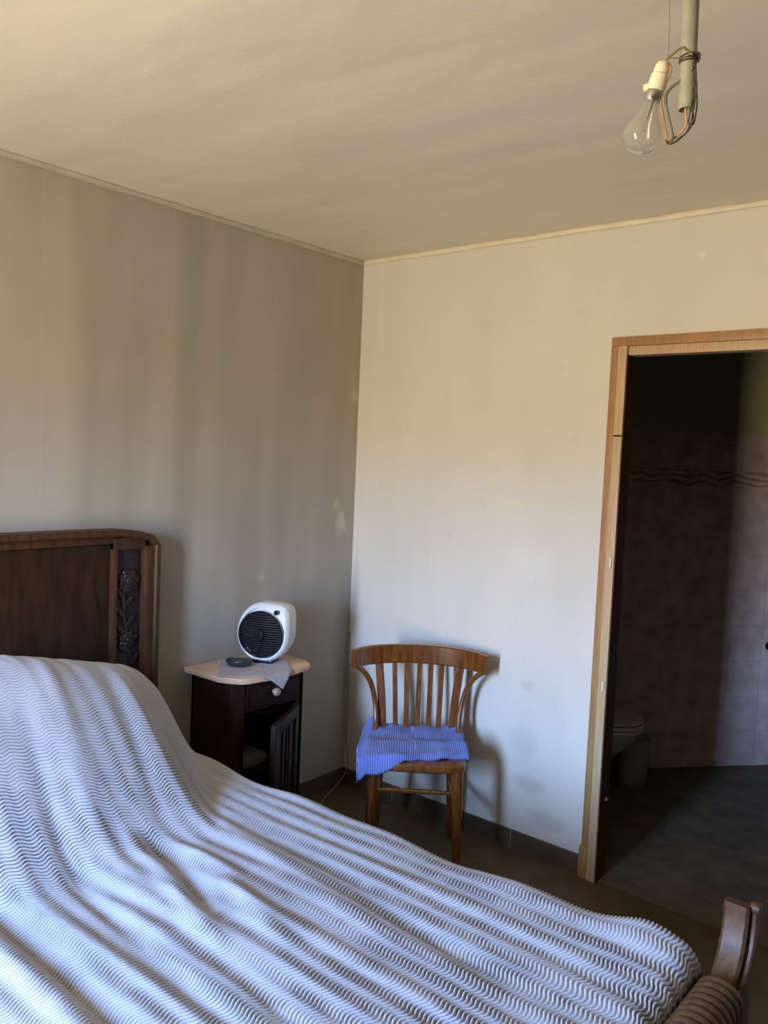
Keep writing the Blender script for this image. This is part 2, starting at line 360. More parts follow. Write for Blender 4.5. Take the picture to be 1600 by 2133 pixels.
# bedspread cloth: tufted wavy ribs running across the bed
def rib_cloth(name, c_hi, c_lo, pitch, lam, amp, dist, strength=1.0, cm=0.45, flat_from=None):
    mt, nt, b = new_mat(name); L = nt.links.new
    uv = N(nt, 'ShaderNodeUVMap'); sp = N(nt, 'ShaderNodeSeparateXYZ'); L(uv.outputs[0], sp.inputs[0])
    def M(op, a, b_=None):
        n = N(nt, 'ShaderNodeMath', operation=op)
        for i, v in enumerate((a, b_)):
            if v is None: continue
            if isinstance(v, (int, float)): n.inputs[i].default_value = v
            else: L(v, n.inputs[i])
        return n.outputs[0]
    wob = N(nt, 'ShaderNodeTexNoise'); wob.inputs['Scale'].default_value = 5; L(uv.outputs[0], wob.inputs['Vector'])
    w1 = M('MULTIPLY', M('SUBTRACT', wob.outputs['Fac'], 0.5), 0.02)
    s = M('SINE', M('MULTIPLY', M('ADD', sp.outputs['Y'], w1), 2*math.pi/lam))
    s3 = M('MULTIPLY', M('SINE', M('MULTIPLY', M('ADD', sp.outputs['Y'], w1), 6*math.pi/lam)), 0.03)
    x = M('ADD', M('ADD', sp.outputs['X'], w1), M('MULTIPLY', M('ADD', s, s3), amp))
    rb = M('MULTIPLY', M('ADD', M('SINE', M('MULTIPLY', x, 2*math.pi/pitch)), 1.0), 0.5)
    rb = M('POWER', rb, 0.75)
    fz = N(nt, 'ShaderNodeTexNoise'); fz.inputs['Scale'].default_value = 420; fz.inputs['Detail'].default_value = 2; L(uv.outputs[0], fz.inputs['Vector'])
    big = N(nt, 'ShaderNodeTexNoise'); big.inputs['Scale'].default_value = 7; big.inputs['Detail'].default_value = 3; L(uv.outputs[0], big.inputs['Vector'])
    wear = N(nt, 'ShaderNodeMapRange'); wear.inputs['From Min'].default_value = 0.35; wear.inputs['From Max'].default_value = 0.65; wear.inputs['To Min'].default_value = 0.55; wear.inputs['To Max'].default_value = 1.0
    L(big.outputs['Fac'], wear.inputs['Value'])
    if flat_from is not None:      # tufts worn flat towards the head end
        fl = N(nt, 'ShaderNodeMapRange'); fl.inputs['From Min'].default_value = flat_from; fl.inputs['From Max'].default_value = flat_from+0.8; fl.inputs['To Min'].default_value = 0.30; fl.inputs['To Max'].default_value = 1.0
        L(sp.outputs['X'], fl.inputs['Value'])
        wm = N(nt, 'ShaderNodeMath', operation='MULTIPLY'); L(wear.outputs[0], wm.inputs[0]); L(fl.outputs[0], wm.inputs[1]); wear = wm
    h = M('ADD', M('MULTIPLY', rb, wear.outputs[0]), M('MULTIPLY', fz.outputs['Fac'], 0.35))
    fac = M('SUBTRACT', 1.0, M('MULTIPLY', M('MULTIPLY', M('SUBTRACT', 1.0, rb), wear.outputs[0]), cm))
    mx = N(nt, 'ShaderNodeMix', data_type='RGBA'); mx.inputs[6].default_value = list(c_lo)+[1]; mx.inputs[7].default_value = list(c_hi)+[1]
    L(fac, mx.inputs[0]); L(mx.outputs[2], b.inputs['Base Color'])
    b.inputs['Roughness'].default_value = 0.95; b.inputs['Specular IOR Level'].default_value = 0.1; b.inputs['Sheen Weight'].default_value = 0.15
    bp = N(nt, 'ShaderNodeBump'); bp.inputs['Strength'].default_value = strength; bp.inputs['Distance'].default_value = dist
    L(h, bp.inputs['Height']); L(bp.outputs[0], b.inputs['Normal'])
    return mt
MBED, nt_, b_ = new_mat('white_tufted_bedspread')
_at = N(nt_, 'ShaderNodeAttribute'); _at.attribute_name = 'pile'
_mx = N(nt_, 'ShaderNodeMix', data_type='RGBA'); _mx.inputs[6].default_value = (0.055, 0.055, 0.065, 1); _mx.inputs[7].default_value = (0.56, 0.575, 0.63, 1)  # dark gap colour: greyer base weave plus shade painted between the ribs
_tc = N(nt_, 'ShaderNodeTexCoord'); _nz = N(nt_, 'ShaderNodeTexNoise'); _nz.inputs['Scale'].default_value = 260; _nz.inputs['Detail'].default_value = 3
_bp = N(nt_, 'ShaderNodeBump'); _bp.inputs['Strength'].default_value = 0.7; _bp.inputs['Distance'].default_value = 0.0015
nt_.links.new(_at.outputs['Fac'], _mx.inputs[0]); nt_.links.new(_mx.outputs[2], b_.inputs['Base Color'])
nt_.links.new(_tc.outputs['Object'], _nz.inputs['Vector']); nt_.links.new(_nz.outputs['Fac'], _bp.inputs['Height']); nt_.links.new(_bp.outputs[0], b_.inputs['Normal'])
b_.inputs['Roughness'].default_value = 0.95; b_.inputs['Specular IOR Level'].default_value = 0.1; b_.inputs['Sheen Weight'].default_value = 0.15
MBLUE = rib_cloth('blue_ribbed_towelling', (0.20, 0.27, 0.66), (0.10, 0.13, 0.40), 0.0085, 9.0, 0.0, 0.003, cm=0.8)

# ------------------------------------------------------------------ room shell
H = 2.6; RX = 3.7; TH = 0.12; TB = 0.055
def struct(name, bm, mat, smooth=False, label=None, parent=None):
    o = obj(name, bm, mat, parent, smooth=smooth)
    if parent is None: o['kind'] = 'structure'
    if label: o['label'] = label
    return o
DX0, DX1, DZ = 1.391, 2.13, 2.09
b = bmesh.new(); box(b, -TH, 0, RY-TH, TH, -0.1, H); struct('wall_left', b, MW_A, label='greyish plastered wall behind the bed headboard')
b = bmesh.new(); box(b, 0, DX0-0.035, 0, TB, 0, H); box(b, DX1+0.035, RX, 0, TB, 0, H); box(b, DX0-0.035, DX1+0.035, 0, TB, DZ+0.035, H)
struct('wall_back', b, MW_B, label='pale cream wall with the bathroom doorway')
b = bmesh.new(); box(b, RX, RX+TH, RY-TH, TH, -0.1, H); struct('wall_right', b, MW_O, label='wall on the right side of the bedroom')
b = bmesh.new(); box(b, 0, WX0, RY-TH, RY, 0, H); box(b, WX1, RX, RY-TH, RY, 0, H); box(b, WX0, WX1, RY-TH, RY, 0, WZ0); box(b, WX0, WX1, RY-TH, RY, WZ1, H)
struct('wall_front', b, MW_O, label='window wall behind the camera')
# ceiling: gently uneven plaster
b = bmesh.new()
nx, ny = 60, 70; g = []
for i in range(nx+1):
    row = []
    for j in range(ny+1):
        x = -0.0+(RX)*i/nx; y = RY+(-RY)*j/ny
        e = min(1, x/0.3)*min(1, -y/0.3)
        z = H+0.007*e*noise.noise(Vector((x*0.9, y*2.0, 3)))
        row.append(b.verts.new((x, y, z)))
    g.append(row)
for i in range(nx):
    for j in range(ny): b.faces.new((g[i][j], g[i][j+1], g[i+1][j+1], g[i+1][j]))
box(b, -TH, RX+TH, RY-TH, TH, H+0.012, H+0.10)
struct('ceiling', b, MCEIL, smooth=True, label='cream painted plaster ceiling')
b = bmesh.new(); box(b, 0, RX, RY, 0.0, -0.1, 0); struct('floor', b, MFLOOR, label='brown tiled bedroom floor')
# window (behind the camera): wooden casement frame, panes open
b = bmesh.new()
for x0, x1 in ((WX0, WX0+0.05), (WX1-0.05, WX1)): box(b, x0, x1, RY-0.10, RY-0.04, WZ0, WZ1)
box(b, WX0, WX1, RY-0.10, RY-0.04, WZ1-0.05, WZ1); box(b, WX0, WX1, RY-0.10, RY-0.04, WZ0, WZ0+0.05)
struct('window_1', b, MPINE2, label='wooden window frame behind the camera')

# wavy cream plaster bead where walls meet the ceiling
def bead(name, p0, p1, r, mat, seed):
    P0, P1 = Vector(p0), Vector(p1); n = 90; pts = []; rr = []
    for i in range(n+1):
        t = i/n; p = P0.lerp(P1, t); p.z += 0.0035*noise.noise(Vector((t*14, seed, 0))); pts.append(p)
        rr.append(r*(1+0.25*noise.noise(Vector((t*22, seed, 5)))))
    b = bmesh.new(); tube(b, pts, rr, 8)
    return struct(name, b, mat, smooth=True)
o = bead('trim_1', (0.004, RY, H-0.006), (0.004, 0.0, H-0.006), 0.013, MCORN_A, 1.3); o['label'] = 'rough plaster bead above the left wall'
o = bead('trim_2', (0.0, -0.004, H-0.008), (RX, -0.004, H-0.008), 0.013, MCORN, 7.7); o['label'] = 'pale cream plaster bead above the back wall'
# tile skirting
b = bmesh.new(); box(b, 0.012, DX0-0.069, -0.012, 0, 0, 0.083, 0.002); struct('baseboard_back', b, MSKIRT, label='low tile skirting along the back wall')
b = bmesh.new(); box(b, 0, 0.012, RY, 0.0, 0, 0.083, 0.002); struct('baseboard_left', b, MSKIRT, label='low tile skirting along the left wall')
# loose wall plaster patches (skim repairs) on the left wall by the corner
def patch(name, pts, axis, mat, th=0.0025):
    b = bmesh.new()
    fn = (lambda u, v, w: (w, u, v)) if axis == 0 else (lambda u, v, w: (u, -w, v))
    prism(b, pts, 0.0, th, fn, 0.001); return struct(name, b, mat)

# door frame of the bathroom doorway
door = thing('door_1', None, None, (DX0, 0, 0)); door['kind'] = 'structure'; door['label'] = 'bathroom doorway with honey pine surround'
fnz = lambda u, v, w: (u, v, w)
b = bmesh.new(); box(b, 1.322, 1.357, -0.018, 0.0, 0.075, 2.125, 0.003)
obj('architrave', b, MPINE, door)
b = bmesh.new(); box(b, 1.315, 1.360, -0.024, 0.0, 0.0, 0.13, 0.004)
obj('plinth_block', b, MPINE, door)
b = bmesh.new(); box(b, 1.322, DX1+0.069, -0.018, 0.0, 2.125, 2.160, 0.003); obj('architrave', b, MPINE, door)
b = bmesh.new(); box(b, DX1+0.034, DX1+0.069, -0.018, 0.0, 0.0, 2.125, 0.003); obj('architrave', b, MPINE, door)
b = bmesh.new(); box(b, 1.356, DX0, -0.028, TB+0.004, 0.0, 2.125, 0.003)
box(b, 1.3565, DX0+0.0005, -0.0285, -0.02, 1.779, 1.783)      # joint in the strip
obj('jamb', b, MPINE2, door)
b = bmesh.new(); box(b, DX0, DX1, -0.010, TB+0.004, DZ, 2.125, 0.003); obj('head_jamb', b, MPINE2, door)
b = bmesh.new(); box(b, DX1, DX1+0.035, -0.010, TB+0.004, 0, 2.125, 0.003); obj('jamb', b, MPINE2, door)
b = bmesh.new(); box(b, DX0-0.002, DX0+0.002, -0.020, TB+0.004, 0.0, DZ, 0.0); obj('reveal_dark_strip', b, MWAL, door, label='dark brown strip laid over the inner face of the jamb')  # thin strip added to make the pine jamb's inner face dark
for z in (1.29, 0.80):
    b = bmesh.new(); lathe(b, [(0.0, -0.022), (0.005, -0.02), (0.005, 0.02), (0.0, 0.022)], Matrix.Translation((DX0-0.012, -0.031, z)), 12)
    obj('hinge_pin', b, MCORN, door)
b = bmesh.new(); box(b, 1.357, DX0, -0.0295, -0.0270, 1.778, 1.784); obj('joint_line', b, MDARK, door)
b = bmesh.new(); lathe(b, [(0, 0), (0.008, 0), (0.009, 0.004), (0.005, 0.010), (0, 0.012)], align((DX0+0.002, 0.03, 0.33), (1, 0, 0)), 14)
obj('strike_knob', b, MKNOB2, door)

# ------------------------------------------------------------------ bathroom beyond the doorway
A0 = Vector((1.063, 1.40)); A1 = Vector((1.507, 1.94)); dd = (A1-A0).normalized(); nn = Vector((dd.y, -dd.x))
ang = math.atan2(dd.y, dd.x)
def diag_wall(s0, s1, mat, name, label):
    b = bmesh.new(); box(b, s0, s1, 0, 0.1, 0, H)
    me = obj(name, b, mat, None, smooth=False, world=False); me.location = (A0.x, A0.y, 0); me.rotation_euler = (0, 0, ang)
    me['kind'] = 'structure'; me['label'] = label; return me
diag_wall(-0.35, 2.80, MBTILE, 'wall_bathroom', 'pinkish tiled bathroom wall with patterned border row')
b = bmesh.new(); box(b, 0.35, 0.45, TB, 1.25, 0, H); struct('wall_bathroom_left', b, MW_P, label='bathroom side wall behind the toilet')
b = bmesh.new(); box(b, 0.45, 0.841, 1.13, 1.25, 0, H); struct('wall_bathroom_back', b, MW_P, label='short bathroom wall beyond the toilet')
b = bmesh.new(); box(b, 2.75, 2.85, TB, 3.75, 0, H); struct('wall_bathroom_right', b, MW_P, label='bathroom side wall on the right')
b = bmesh.new(); box(b, 0.35, 2.85, 0.0, 3.75, -0.1, 0.0); struct('floor_bathroom', b, MBFLOOR, label='grey tiled bathroom floor')
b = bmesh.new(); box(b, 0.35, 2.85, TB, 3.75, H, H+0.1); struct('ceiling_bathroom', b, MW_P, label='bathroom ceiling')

# toilet facing +x
TX, TY = 0.66, 0.80
toilet = thing('toilet', 'white ceramic toilet with closed lid, seen in the dark through the bathroom doorway', 'toilet', (0.95, TY, 0))
def egg(cx, cy, lx0, lx1, w, n=36):
    out = []
    for k in range(n):
        a = 2*math.pi*k/n; c, s = math.cos(a), math.sin(a)
        out.append((cx+(lx1 if c > 0 else lx0)*c, cy+w*s*(1.0 if c > 0 else 1.0)))
    return out
def loft(bm, secs):
    rings = [[bm.verts.new(p) for p in s] for s in secs]; n = len(rings[0])
    for A, B in zip(rings[:-1], rings[1:]):
        for k in range(n): bm.faces.new((A[k], A[(k+1) % n], B[(k+1) % n], B[k]))
    bm.faces.new(rings[0][::-1]); bm.faces.new(rings[-1])
b = bmesh.new(); secs = []
for z, cx, l0, l1, w in ((0, .86, .16, .12, .10), (0.06, .86, .15, .11, .09), (0.16, .87, .16, .13, .095), (0.24, .90, .20, .20, .13), (0.32, .93, .23, .25, .165), (0.375, .94, .24, .27, .18), (0.385, .94, .235, .265, .175)):
    secs.append([(x, y, z) for x, y in egg(cx, TY, l0, l1, w)])
loft(b, secs); obj('bowl', b, MCER, toilet)
b = bmesh.new(); loft(b, [[(x, y, z) for x, y in egg(.94, TY, .235+e, .27+e, .18+e)] for z, e in ((.388, 0), (.395, .006), (.405, .006), (.41, 0))]); obj('seat', b, MCER, toilet)
b = bmesh.new(); loft(b, [[(x, y, z) for x, y in egg(.94, TY, .235+e, .268+e, .178+e)] for z, e in ((.414, 0), (.42, .004), (.43, .002), (.436, -.02), (.438, -.06))]); obj('lid', b, MCER, toilet)
b = bmesh.new(); box(b, .46, .67, TY-.17, TY+.17, .40, .78, 0.02); obj('cistern', b, MCER, toilet)
b = bmesh.new(); box(b, .455, .68, TY-.2, TY+.2, .781, .81, 0.01); obj('cistern_lid', b, MCER, toilet)
b = bmesh.new(); box(b, .47, .74, TY-.11, TY+.11, .0, .399, 0.02); obj('pedestal', b, MCER, toilet)
b = bmesh.new(); lathe(b, [(0, 0), (.072, 0), (.08, .012), (.098, .255), (.104, .262), (.104, .275), (.094, .275), (.090, .262), (.074, .02), (0, .02)], Matrix.Translation((1.053, 1.095, 0)) @ Matrix.Diagonal((.93, .93, .90, 1)), 32)
tag(obj('waste_bin', b, MBIN, None), 'small pale round bin on the floor beside the toilet', 'bin')
b = bmesh.new()
M = align((1.477, 1.887, 0.69), (nn.x, nn.y, 0)); lathe(b, [(0, 0), (.025, 0), (.025, .008), (.012, .012), (.012, .04), (.022, .046), (.02, .058), (0, .06)], M, 20)
tag(obj('wall_hook', b, MBLACK, None), 'small black round hook on the bathroom tiled wall at photo edge', 'hook')

# ------------------------------------------------------------------ bed
Y0, Y1 = -1.17, -2.60            # far and near edge of the mattress
YC = (Y0+Y1)/2
bed = thing('bed', 'double bed with dark walnut headboard and scooped, ringed footboard', 'bed', (1.1, YC, 0))
def hb_outline(ins):
    a = -1.19-ins; b_ = 2*YC+1.19+ins; t = 1.348-ins
    pts = [(a, 0.0), (a, 1.293-ins*0.6), (a-0.03, 1.318-ins), (-1.268-ins*.3, 1.334-ins), (-1.36, t)]
    rt_ = [(2*YC-y, z) for y, z in pts][::-1]
    return pts+rt_
fx = lambda u, v, w: (w, u, v)
# headboard: built as rails, stiles, field panel, carved side panels
b = bmesh.new(); prism(b, [(y, z) for y, z in hb_outline(0.004)], 0.008, 0.030, fx); head = obj('headboard', b, MDARK, bed, smooth=False)
def hb_part(name, x0, x1, y0, y1, z0, z1, mat, bev=0.003):
    b = bmesh.new(); box(b, x0, x1, y0, y1, z0, z1, bev); return obj(name, b, mat, head)
def mir(y): return 2*YC-y
# top moulding swept along the upper outline
pts = [(-1.196, 0.30), (-1.196, 0.8), (-1.196, 1.29), (-1.225, 1.318), (-1.272, 1.331), (-1.36, 1.341), (-1.6, 1.3425)]
full = [Vector((0.045, y, z)) for y, z in pts]; full += [Vector((0.045, mir(p.y), p.z)) for p in full[::-1]]
b = bmesh.new(); sweep_rect(b, full, (1, 0, 0), 0.078, 0.026, 1); obj('top_moulding', b, MWAL, head, label='rounded top moulding')
for s, nm in ((1, 'a'), (-1, 'b')):
    f = (lambda y: y) if s == 1 else mir
    lo, hi = sorted((f(-1.242), f(-1.186))); hb_part('stile', 0.012, 0.070, lo, hi, 0.0, 1.288, MWAL, 0.006)
    lo, hi = sorted((f(-1.372), f(-1.354))); hb_part('inner_stile', 0.028, 0.056, lo, hi, 0.30, 1.306, MWAL, 0.003)
    lo, hi = sorted((f(-1.372), f(-1.236))); hb_part('cross_rail', 0.028, 0.058, lo, hi, 1.276, 1.322, MWAL, 0.003)
hb_part('field_rail', 0.028, 0.052, mir(-1.37), -1.37, 1.300, 1.330, MWAL, 0.003)
# carved side panels: a climbing stem with a rose and leaves, cut in low relief
def carved(sgn):
    f = (lambda y: y) if sgn == 1 else mir
    b = bmesh.new(); lo, hi = sorted((f(-1.354), f(-1.242))); box(b, 0.028, 0.036, lo, hi, 0.30, 1.276)
    yc = f(-1.298)
    pts = [Vector((0.040, yc+0.020*math.sin(9*z+1), z)) for z in np.linspace(0.62, 1.16, 50)]
    tube(b, pts, 0.006, 6)
    rnd = random.Random(4)
    for i, z in enumerate(np.linspace(0.66, 1.10, 13)):
        side = 1 if i % 2 else -1
        a = R(rnd.uniform(25, 60))*side
        c = Vector((0.040, yc+0.020*math.sin(9*z+1)+side*0.020, z+0.012))
        M = Matrix.Translation(c) @ Matrix.Rotation(-a, 4, 'X') @ Matrix.Diagonal((0.008, 0.011, 0.030, 1))
        bmesh.ops.create_uvsphere(b, u_segments=10, v_segments=6, radius=1, matrix=M)
    for cz, r0 in ((1.155, 0.034), (0.93, 0.026)):
        for ring, n in ((1.0, 7), (0.6, 5), (0.0, 1)):
            for k in range(n):
                a = 2*math.pi*k/n+ring
                c = Vector((0.041+0.006*(1-ring), yc+r0*ring*math.cos(a), cz+r0*ring*math.sin(a)))
                M = Matrix.Translation(c) @ Matrix.Rotation(a, 4, 'X') @ Matrix.Diagonal((0.008, r0*0.42, r0*0.5, 1))
                bmesh.ops.create_uvsphere(b, u_segments=10, v_segments=6, radius=1, matrix=M)
    return obj('carved_panel', b, MCARVE, head, label='blackened floral carved side panel')
carved(1); carved(-1)

# footboard: board with upswept corner horns and a reeded roll beside each
foot = None
b = bmesh.new()
FX0, FX1 = 2.195, 2.245
out = [(-1.11, 0.0), (-1.11, 0.50), (-1.165, 0.515), (-1.165, 0.20)]
prism(b, [(-1.14, 0.12), (-1.14, 0.47), (mir(-1.14), 0.47), (mir(-1.14), 0.12)], 2.203, 2.238, fx, 0.003)
foot = obj('footboard', b, MFOOT, bed)
for s in (1, -1):
    f = (lambda y: y) if s == 1 else mir
    # horn: a curved plank rising to the corner
    path = [(-1.36, 0.500), (-1.30, 0.503), (-1.235, 0.520), (-1.175, 0.552), (-1.138, 0.600), (-1.122, 0.650), (-1.118, 0.700)]
    P = smooth_path([Vector((2.238, f(y-0.006), z-0.012)) for y, z in path], 6)
    b = bmesh.new(); sweep_rect(b, P, (1, 0, 0), 0.056, 0.030, 1); obj('horn', b, MFOOT, foot, label='upswept curved corner of the footboard')
    # outer moulding band following the horn
    P = smooth_path([Vector((2.272, f(y+0.010), z-0.022)) for y, z in path], 6)
    b = bmesh.new(); sweep_rect(b, P, (1, 0, 0), 0.018, 0.022, 1); obj('moulding', b, MWAL, foot)
    # scrolled end at the top of the horn
    b = bmesh.new(); lathe(b, [(0, -0.012), (0.013, -0.010), (0.015, 0), (0.013, 0.010), (0, 0.012)], align((2.274, f(-1.112), 0.684), (1, 0, 0)), 18); obj('scroll', b, MWAL, foot)
    b = bmesh.new(); box(b, 2.205, 2.270, min(f(-1.085), f(-1.145)), max(f(-1.085), f(-1.145)), 0.0, 0.60, 0.008); obj('leg', b, MFOOT, foot)
    # reeded roll
    prof = []; L_ = 0.235; n = 9
    for i in range(n*8+1):
        t = i/(n*8); ph = (i % 8)/8
        prof.append((0.044+0.0100*max(0.0, math.sin(math.pi*ph))**0.6, t*L_))
    b = bmesh.new(); lathe(b, [(0, 0)]+prof+[(0, L_)], align((2.243, f(-1.225), 0.510), (0, -s, 0)), 48); obj('ringed_roll', b, MFOOT, foot, label='carved roll with nine rings')
b = bmesh.new()
P = [Vector((2.243, y, 0.510)) for y in np.linspace(-1.455, mir(-1.455), 30)]
tube(b, P, 0.046, 28); obj('top_rail', b, MFOOT, foot)
b = bmesh.new(); box(b, 2.238, 2.262, mir(-1.15), -1.15, 0.14, 0.46, 0.005); obj('panel', b, MDARK, foot)
# side rails and mattress
for y in (Y0-0.005, Y1+0.03):
    b = bmesh.new(); box(b, 0.07, 2.20, y-0.025, y, 0.22, 0.36, 0.003); obj('side_rail', b, MWAL, bed)
b = bmesh.new(); box(b, 0.075, 2.185, Y1+0.045, Y0-0.045, 0.28, 0.50, 0.04)
obj('mattress', b, MSHEET, bed)

# bedspread ----------------------------------------------------------
FOLDS = [ # polyline, amplitude, width
    ([(0.60, -2.19), (0.93, -2.198), (1.214, -2.201), (1.464, -2.214), (1.75, -2.25)], -0.022, 0.028),
    ([(0.70, -2.27), (1.04, -2.25), (1.38, -2.27), (1.7, -2.31)], 0.022, 0.045),
    ([(0.80, -1.735), (0.95, -1.742), (1.097, -1.783), (1.266, -1.84)], -0.024, 0.026),
    ([(0.80, -1.80), (1.0, -1.815), (1.2, -1.87), (1.4, -1.92)], 0.014, 0.030),
    ([(0.86, -1.69), (1.1, -1.70), (1.3, -1.76), (1.5, -1.80)], 0.014, 0.034),
    ([(0.75, -1.40), (0.942, -1.456), (1.324, -1.486), (1.607, -1.534), (1.84, -1.574), (2.1, -1.64)], -0.008, 0.03),
    ([(0.75, -1.50), (1.0, -1.54), (1.35, -1.58), (1.7, -1.63)], 0.008, 0.035),
    ([(1.22, -1.97), (1.451, -1.949), (1.712, -1.977), (2.0, -2.0)], -0.011, 0.028),
    ([(0.45, -1.93), (0.75, -1.96), (1.014, -2.0), (1.408, -2.05), (1.70, -2.09)], -0.013, 0.03),
    ([(0.25, -1.80), (0.55, -1.83), (0.9, -1.87), (1.15, -1.90)], 0.012, 0.035),
    ([(0.30, -1.60), (0.60, -1.63), (0.8, -1.66), (1.0, -1.64)], -0.009, 0.03),
    ([(0.35, -2.05), (0.7, -2.08), (1.0, -2.11), (1.35, -2.12)], 0.010, 0.035),
]
def fold_field(X, Y):
    Z = np.zeros_like(X)
    for pts, amp, w in FOLDS:
        sp = smooth_path([Vector((x, y, 0)) for x, y in pts], 6)
        xs = np.array([p.x for p in sp]); ys = np.array([p.y for p in sp])
        yc = np.interp(X, xs, ys); t = np.clip((X-xs[0])/(xs[-1]-xs[0]), 0, 1)
        env = np.clip(np.sin(np.pi*t)*1.6, 0, 1)*((X > xs[0]) & (X < xs[-1]))
        Z += amp*env*np.exp(-((Y-yc)/w)**2)
    return Z
def sstep(a, b_, x):
    t = np.clip((x-a)/(b_-a), 0, 1); return t*t*(3-2*t)
def height(X, Y):
    base = 0.545+0.016*np.sin(np.clip((Y-Y1)/(Y0-Y1), 0, 1)*np.pi)
    ed = np.clip((Y+1.56)/0.38, 0, 1)
    x0_ = 0.33-0.22*ed; x1_ = 0.92-0.60*ed**1.3
    t_ = np.clip((X-x0_)/(x1_-x0_), 0, 1); px_ = 1-t_*t_*(3-2*t_)
    px_ = px_*(0.80+0.20*sstep(0.06, 0.26, X))
    py = np.clip((-1.165-Y)/0.30, 0, 1); py = py**0.62*(1-0.25*py)/0.75
    py = np.minimum(py, 1.0); py2 = sstep(Y1-0.01, Y1+0.35, Y)
    top = 0.352+0.085*np.clip((-1.47-Y)/0.4, 0, 1)
    Z = base+top*px_*py*py2
    Z += fold_field(X, Y)
    # soft lengthwise rucking
    yw = Y+0.03*np.sin(2.3*X+0.5)+0.10*(X-1)*0.12
    damp = sstep(0.3, 1.2, X)*0.35+0.22
    Z += damp*(0.0032*np.sin(2*np.pi*yw/0.118+1.2*np.sin(1.7*X))+0.0024*np.sin(2*np.pi*yw/0.071+2.0*np.sin(2.6*X+1)+1.0))
    Z += 0.004*np.sin(5.1*X+3*Y)*sstep(-1.2, -1.3, Y)
    # foot end: rolls down behind the footboard
    return Z
NX, NY = 1500, 470
xs = np.concatenate([np.linspace(0.075, 2.188, NX)])
sdist = np.linspace(-0.24, (Y0-Y1)+0.24, NY)
Xg, S = np.meshgrid(xs, sdist, indexing='ij')
W_ = Y0-Y1; rr = 0.045
# arc parameter -> (y, drop) with rounded edges
def edge_map(S):
    y = np.empty_like(S); d = np.empty_like(S)
    s = S
    q = rr*np.pi/2
    mid = (s >= 0) & (s <= W_)
    y[mid] = (Y0-rr)-(s[mid])*(W_-2*rr)/W_; d[mid] = 0
    for side in (0, 1):
        e = -s if side == 0 else s-W_
        k = e > 0
        a = np.clip(e[k]/q, 0, 1)*np.pi/2
        oy = rr*np.sin(a); dz = rr*(1-np.cos(a))+np.clip(e[k]-q, 0, None)
        y[k] = (Y0-rr)+oy if side == 0 else (Y1+rr)-oy
        d[k] = dz
    return y, d
Yg, D = edge_map(S)
# edge waviness as in the photograph
ew = 0.008*np.sin(7*Xg)+0.006*np.sin(15*Xg+1)+0.026*np.exp(-((Xg-2.06)/0.09)**2)
Zg = height(Xg, np.clip(Yg, Y1+rr*0.5, Y0-rr*0.4))-D+np.where(D < 0.06, ew*np.exp(-((Yg-Y0)/0.10)**2), 0)
hang = np.clip(D-0.03, 0, 1)
Yg = Yg+np.where(S < 0, 1, -1)*hang*0.10*(0.5+0.5*np.sin(2*np.pi*Xg/0.22+0.7*np.sin(3*Xg)))
Zg += 0.026*sstep(1.2, 1.75, Xg)*np.exp(-((Yg-Y0)/0.28)**2)*(D < 0.08)
# foot end rounding
fe = np.clip((Xg-2.14)/0.048, 0, 1); Zg -= 0.055*(1-np.sqrt(np.clip(1-fe**2, 0, 1)))
# headboard side: keep cloth just in front of it
# rib relief
rel = 0.0
# arc length along the bed, measured from the foot and smoothed across, so the ribs keep their spacing over the pillows
dz = np.diff(Zg, axis=0); dx = np.diff(Xg, axis=0); sl = np.sqrt(dx**2+dz**2)
k = 51; slp = np.pad(sl, ((0, 0), (k//2, k//2)), mode='edge'); cs = np.cumsum(slp, axis=1); cs = np.concatenate([np.zeros((cs.shape[0], 1)), cs], 1)
slm = (cs[:, k:]-cs[:, :-k])/k
U = np.zeros_like(Xg); U[:-1] = -np.cumsum(slm[::-1], axis=0)[::-1]
rng = np.random.RandomState(5)
def vnoise(A, B, sa, sb):
    g = rng.rand(64, 64); a = (A/sa) % 60; b_ = (B/sb) % 60; ia = a.astype(int); ib = b_.astype(int); fa_ = a-ia; fb_ = b_-ib
    fa_ = fa_*fa_*(3-2*fa_); fb_ = fb_*fb_*(3-2*fb_)
    return (g[ia, ib]*(1-fa_)+g[ia+1, ib]*fa_)*(1-fb_)+(g[ia, ib+1]*(1-fa_)+g[ia+1, ib+1]*fa_)*fb_
Up, Sp = U+3.0, S+1.0
wob = (vnoise(Up, Sp, 0.16, 0.16)-0.5)*0.016
wave = np.sin((Sp+wob)*2*np.pi/0.063)*(0.70+0.30*sstep(-2.1, -1.2, U))
ph = (Up+wob+0.0050*(wave+0.06*np.sin((Sp+wob)*6*np.pi/0.063)))/0.0105
rib = (0.5+0.5*np.sin(2*np.pi*ph))**0.8
worn = 0.62+0.38*sstep(0.25, 0.7, 0.6*vnoise(Up, Sp, 0.11, 0.07)+0.4*vnoise(Up, Sp, 0.04, 0.025))
worn *= 0.38+0.62*sstep(-2.15, -1.35, U)
relief = 0.0058*worn*(rib-0.5)+0.0006*(rng.rand(NX, NY)-0.5)
gx = np.stack([np.gradient(Xg, axis=0), np.gradient(Yg, axis=0), np.gradient(Zg, axis=0)], -1)
gy = np.stack([np.gradient(Xg, axis=1), np.gradient(Yg, axis=1), np.gradient(Zg, axis=1)], -1)
nrm_ = np.cross(gy, gx); nrm_ /= np.linalg.norm(nrm_, axis=-1, keepdims=True)+1e-12
if nrm_[NX//2, NY//2, 2] < 0: nrm_ = -nrm_
Xg = Xg+nrm_[..., 0]*relief; Yg = Yg+nrm_[..., 1]*relief; Zg = Zg+nrm_[..., 2]*relief
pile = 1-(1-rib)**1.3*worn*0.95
me = bpy.data.meshes.new('bedspread')
co = np.stack([Xg, Yg, Zg], -1).reshape(-1, 3)
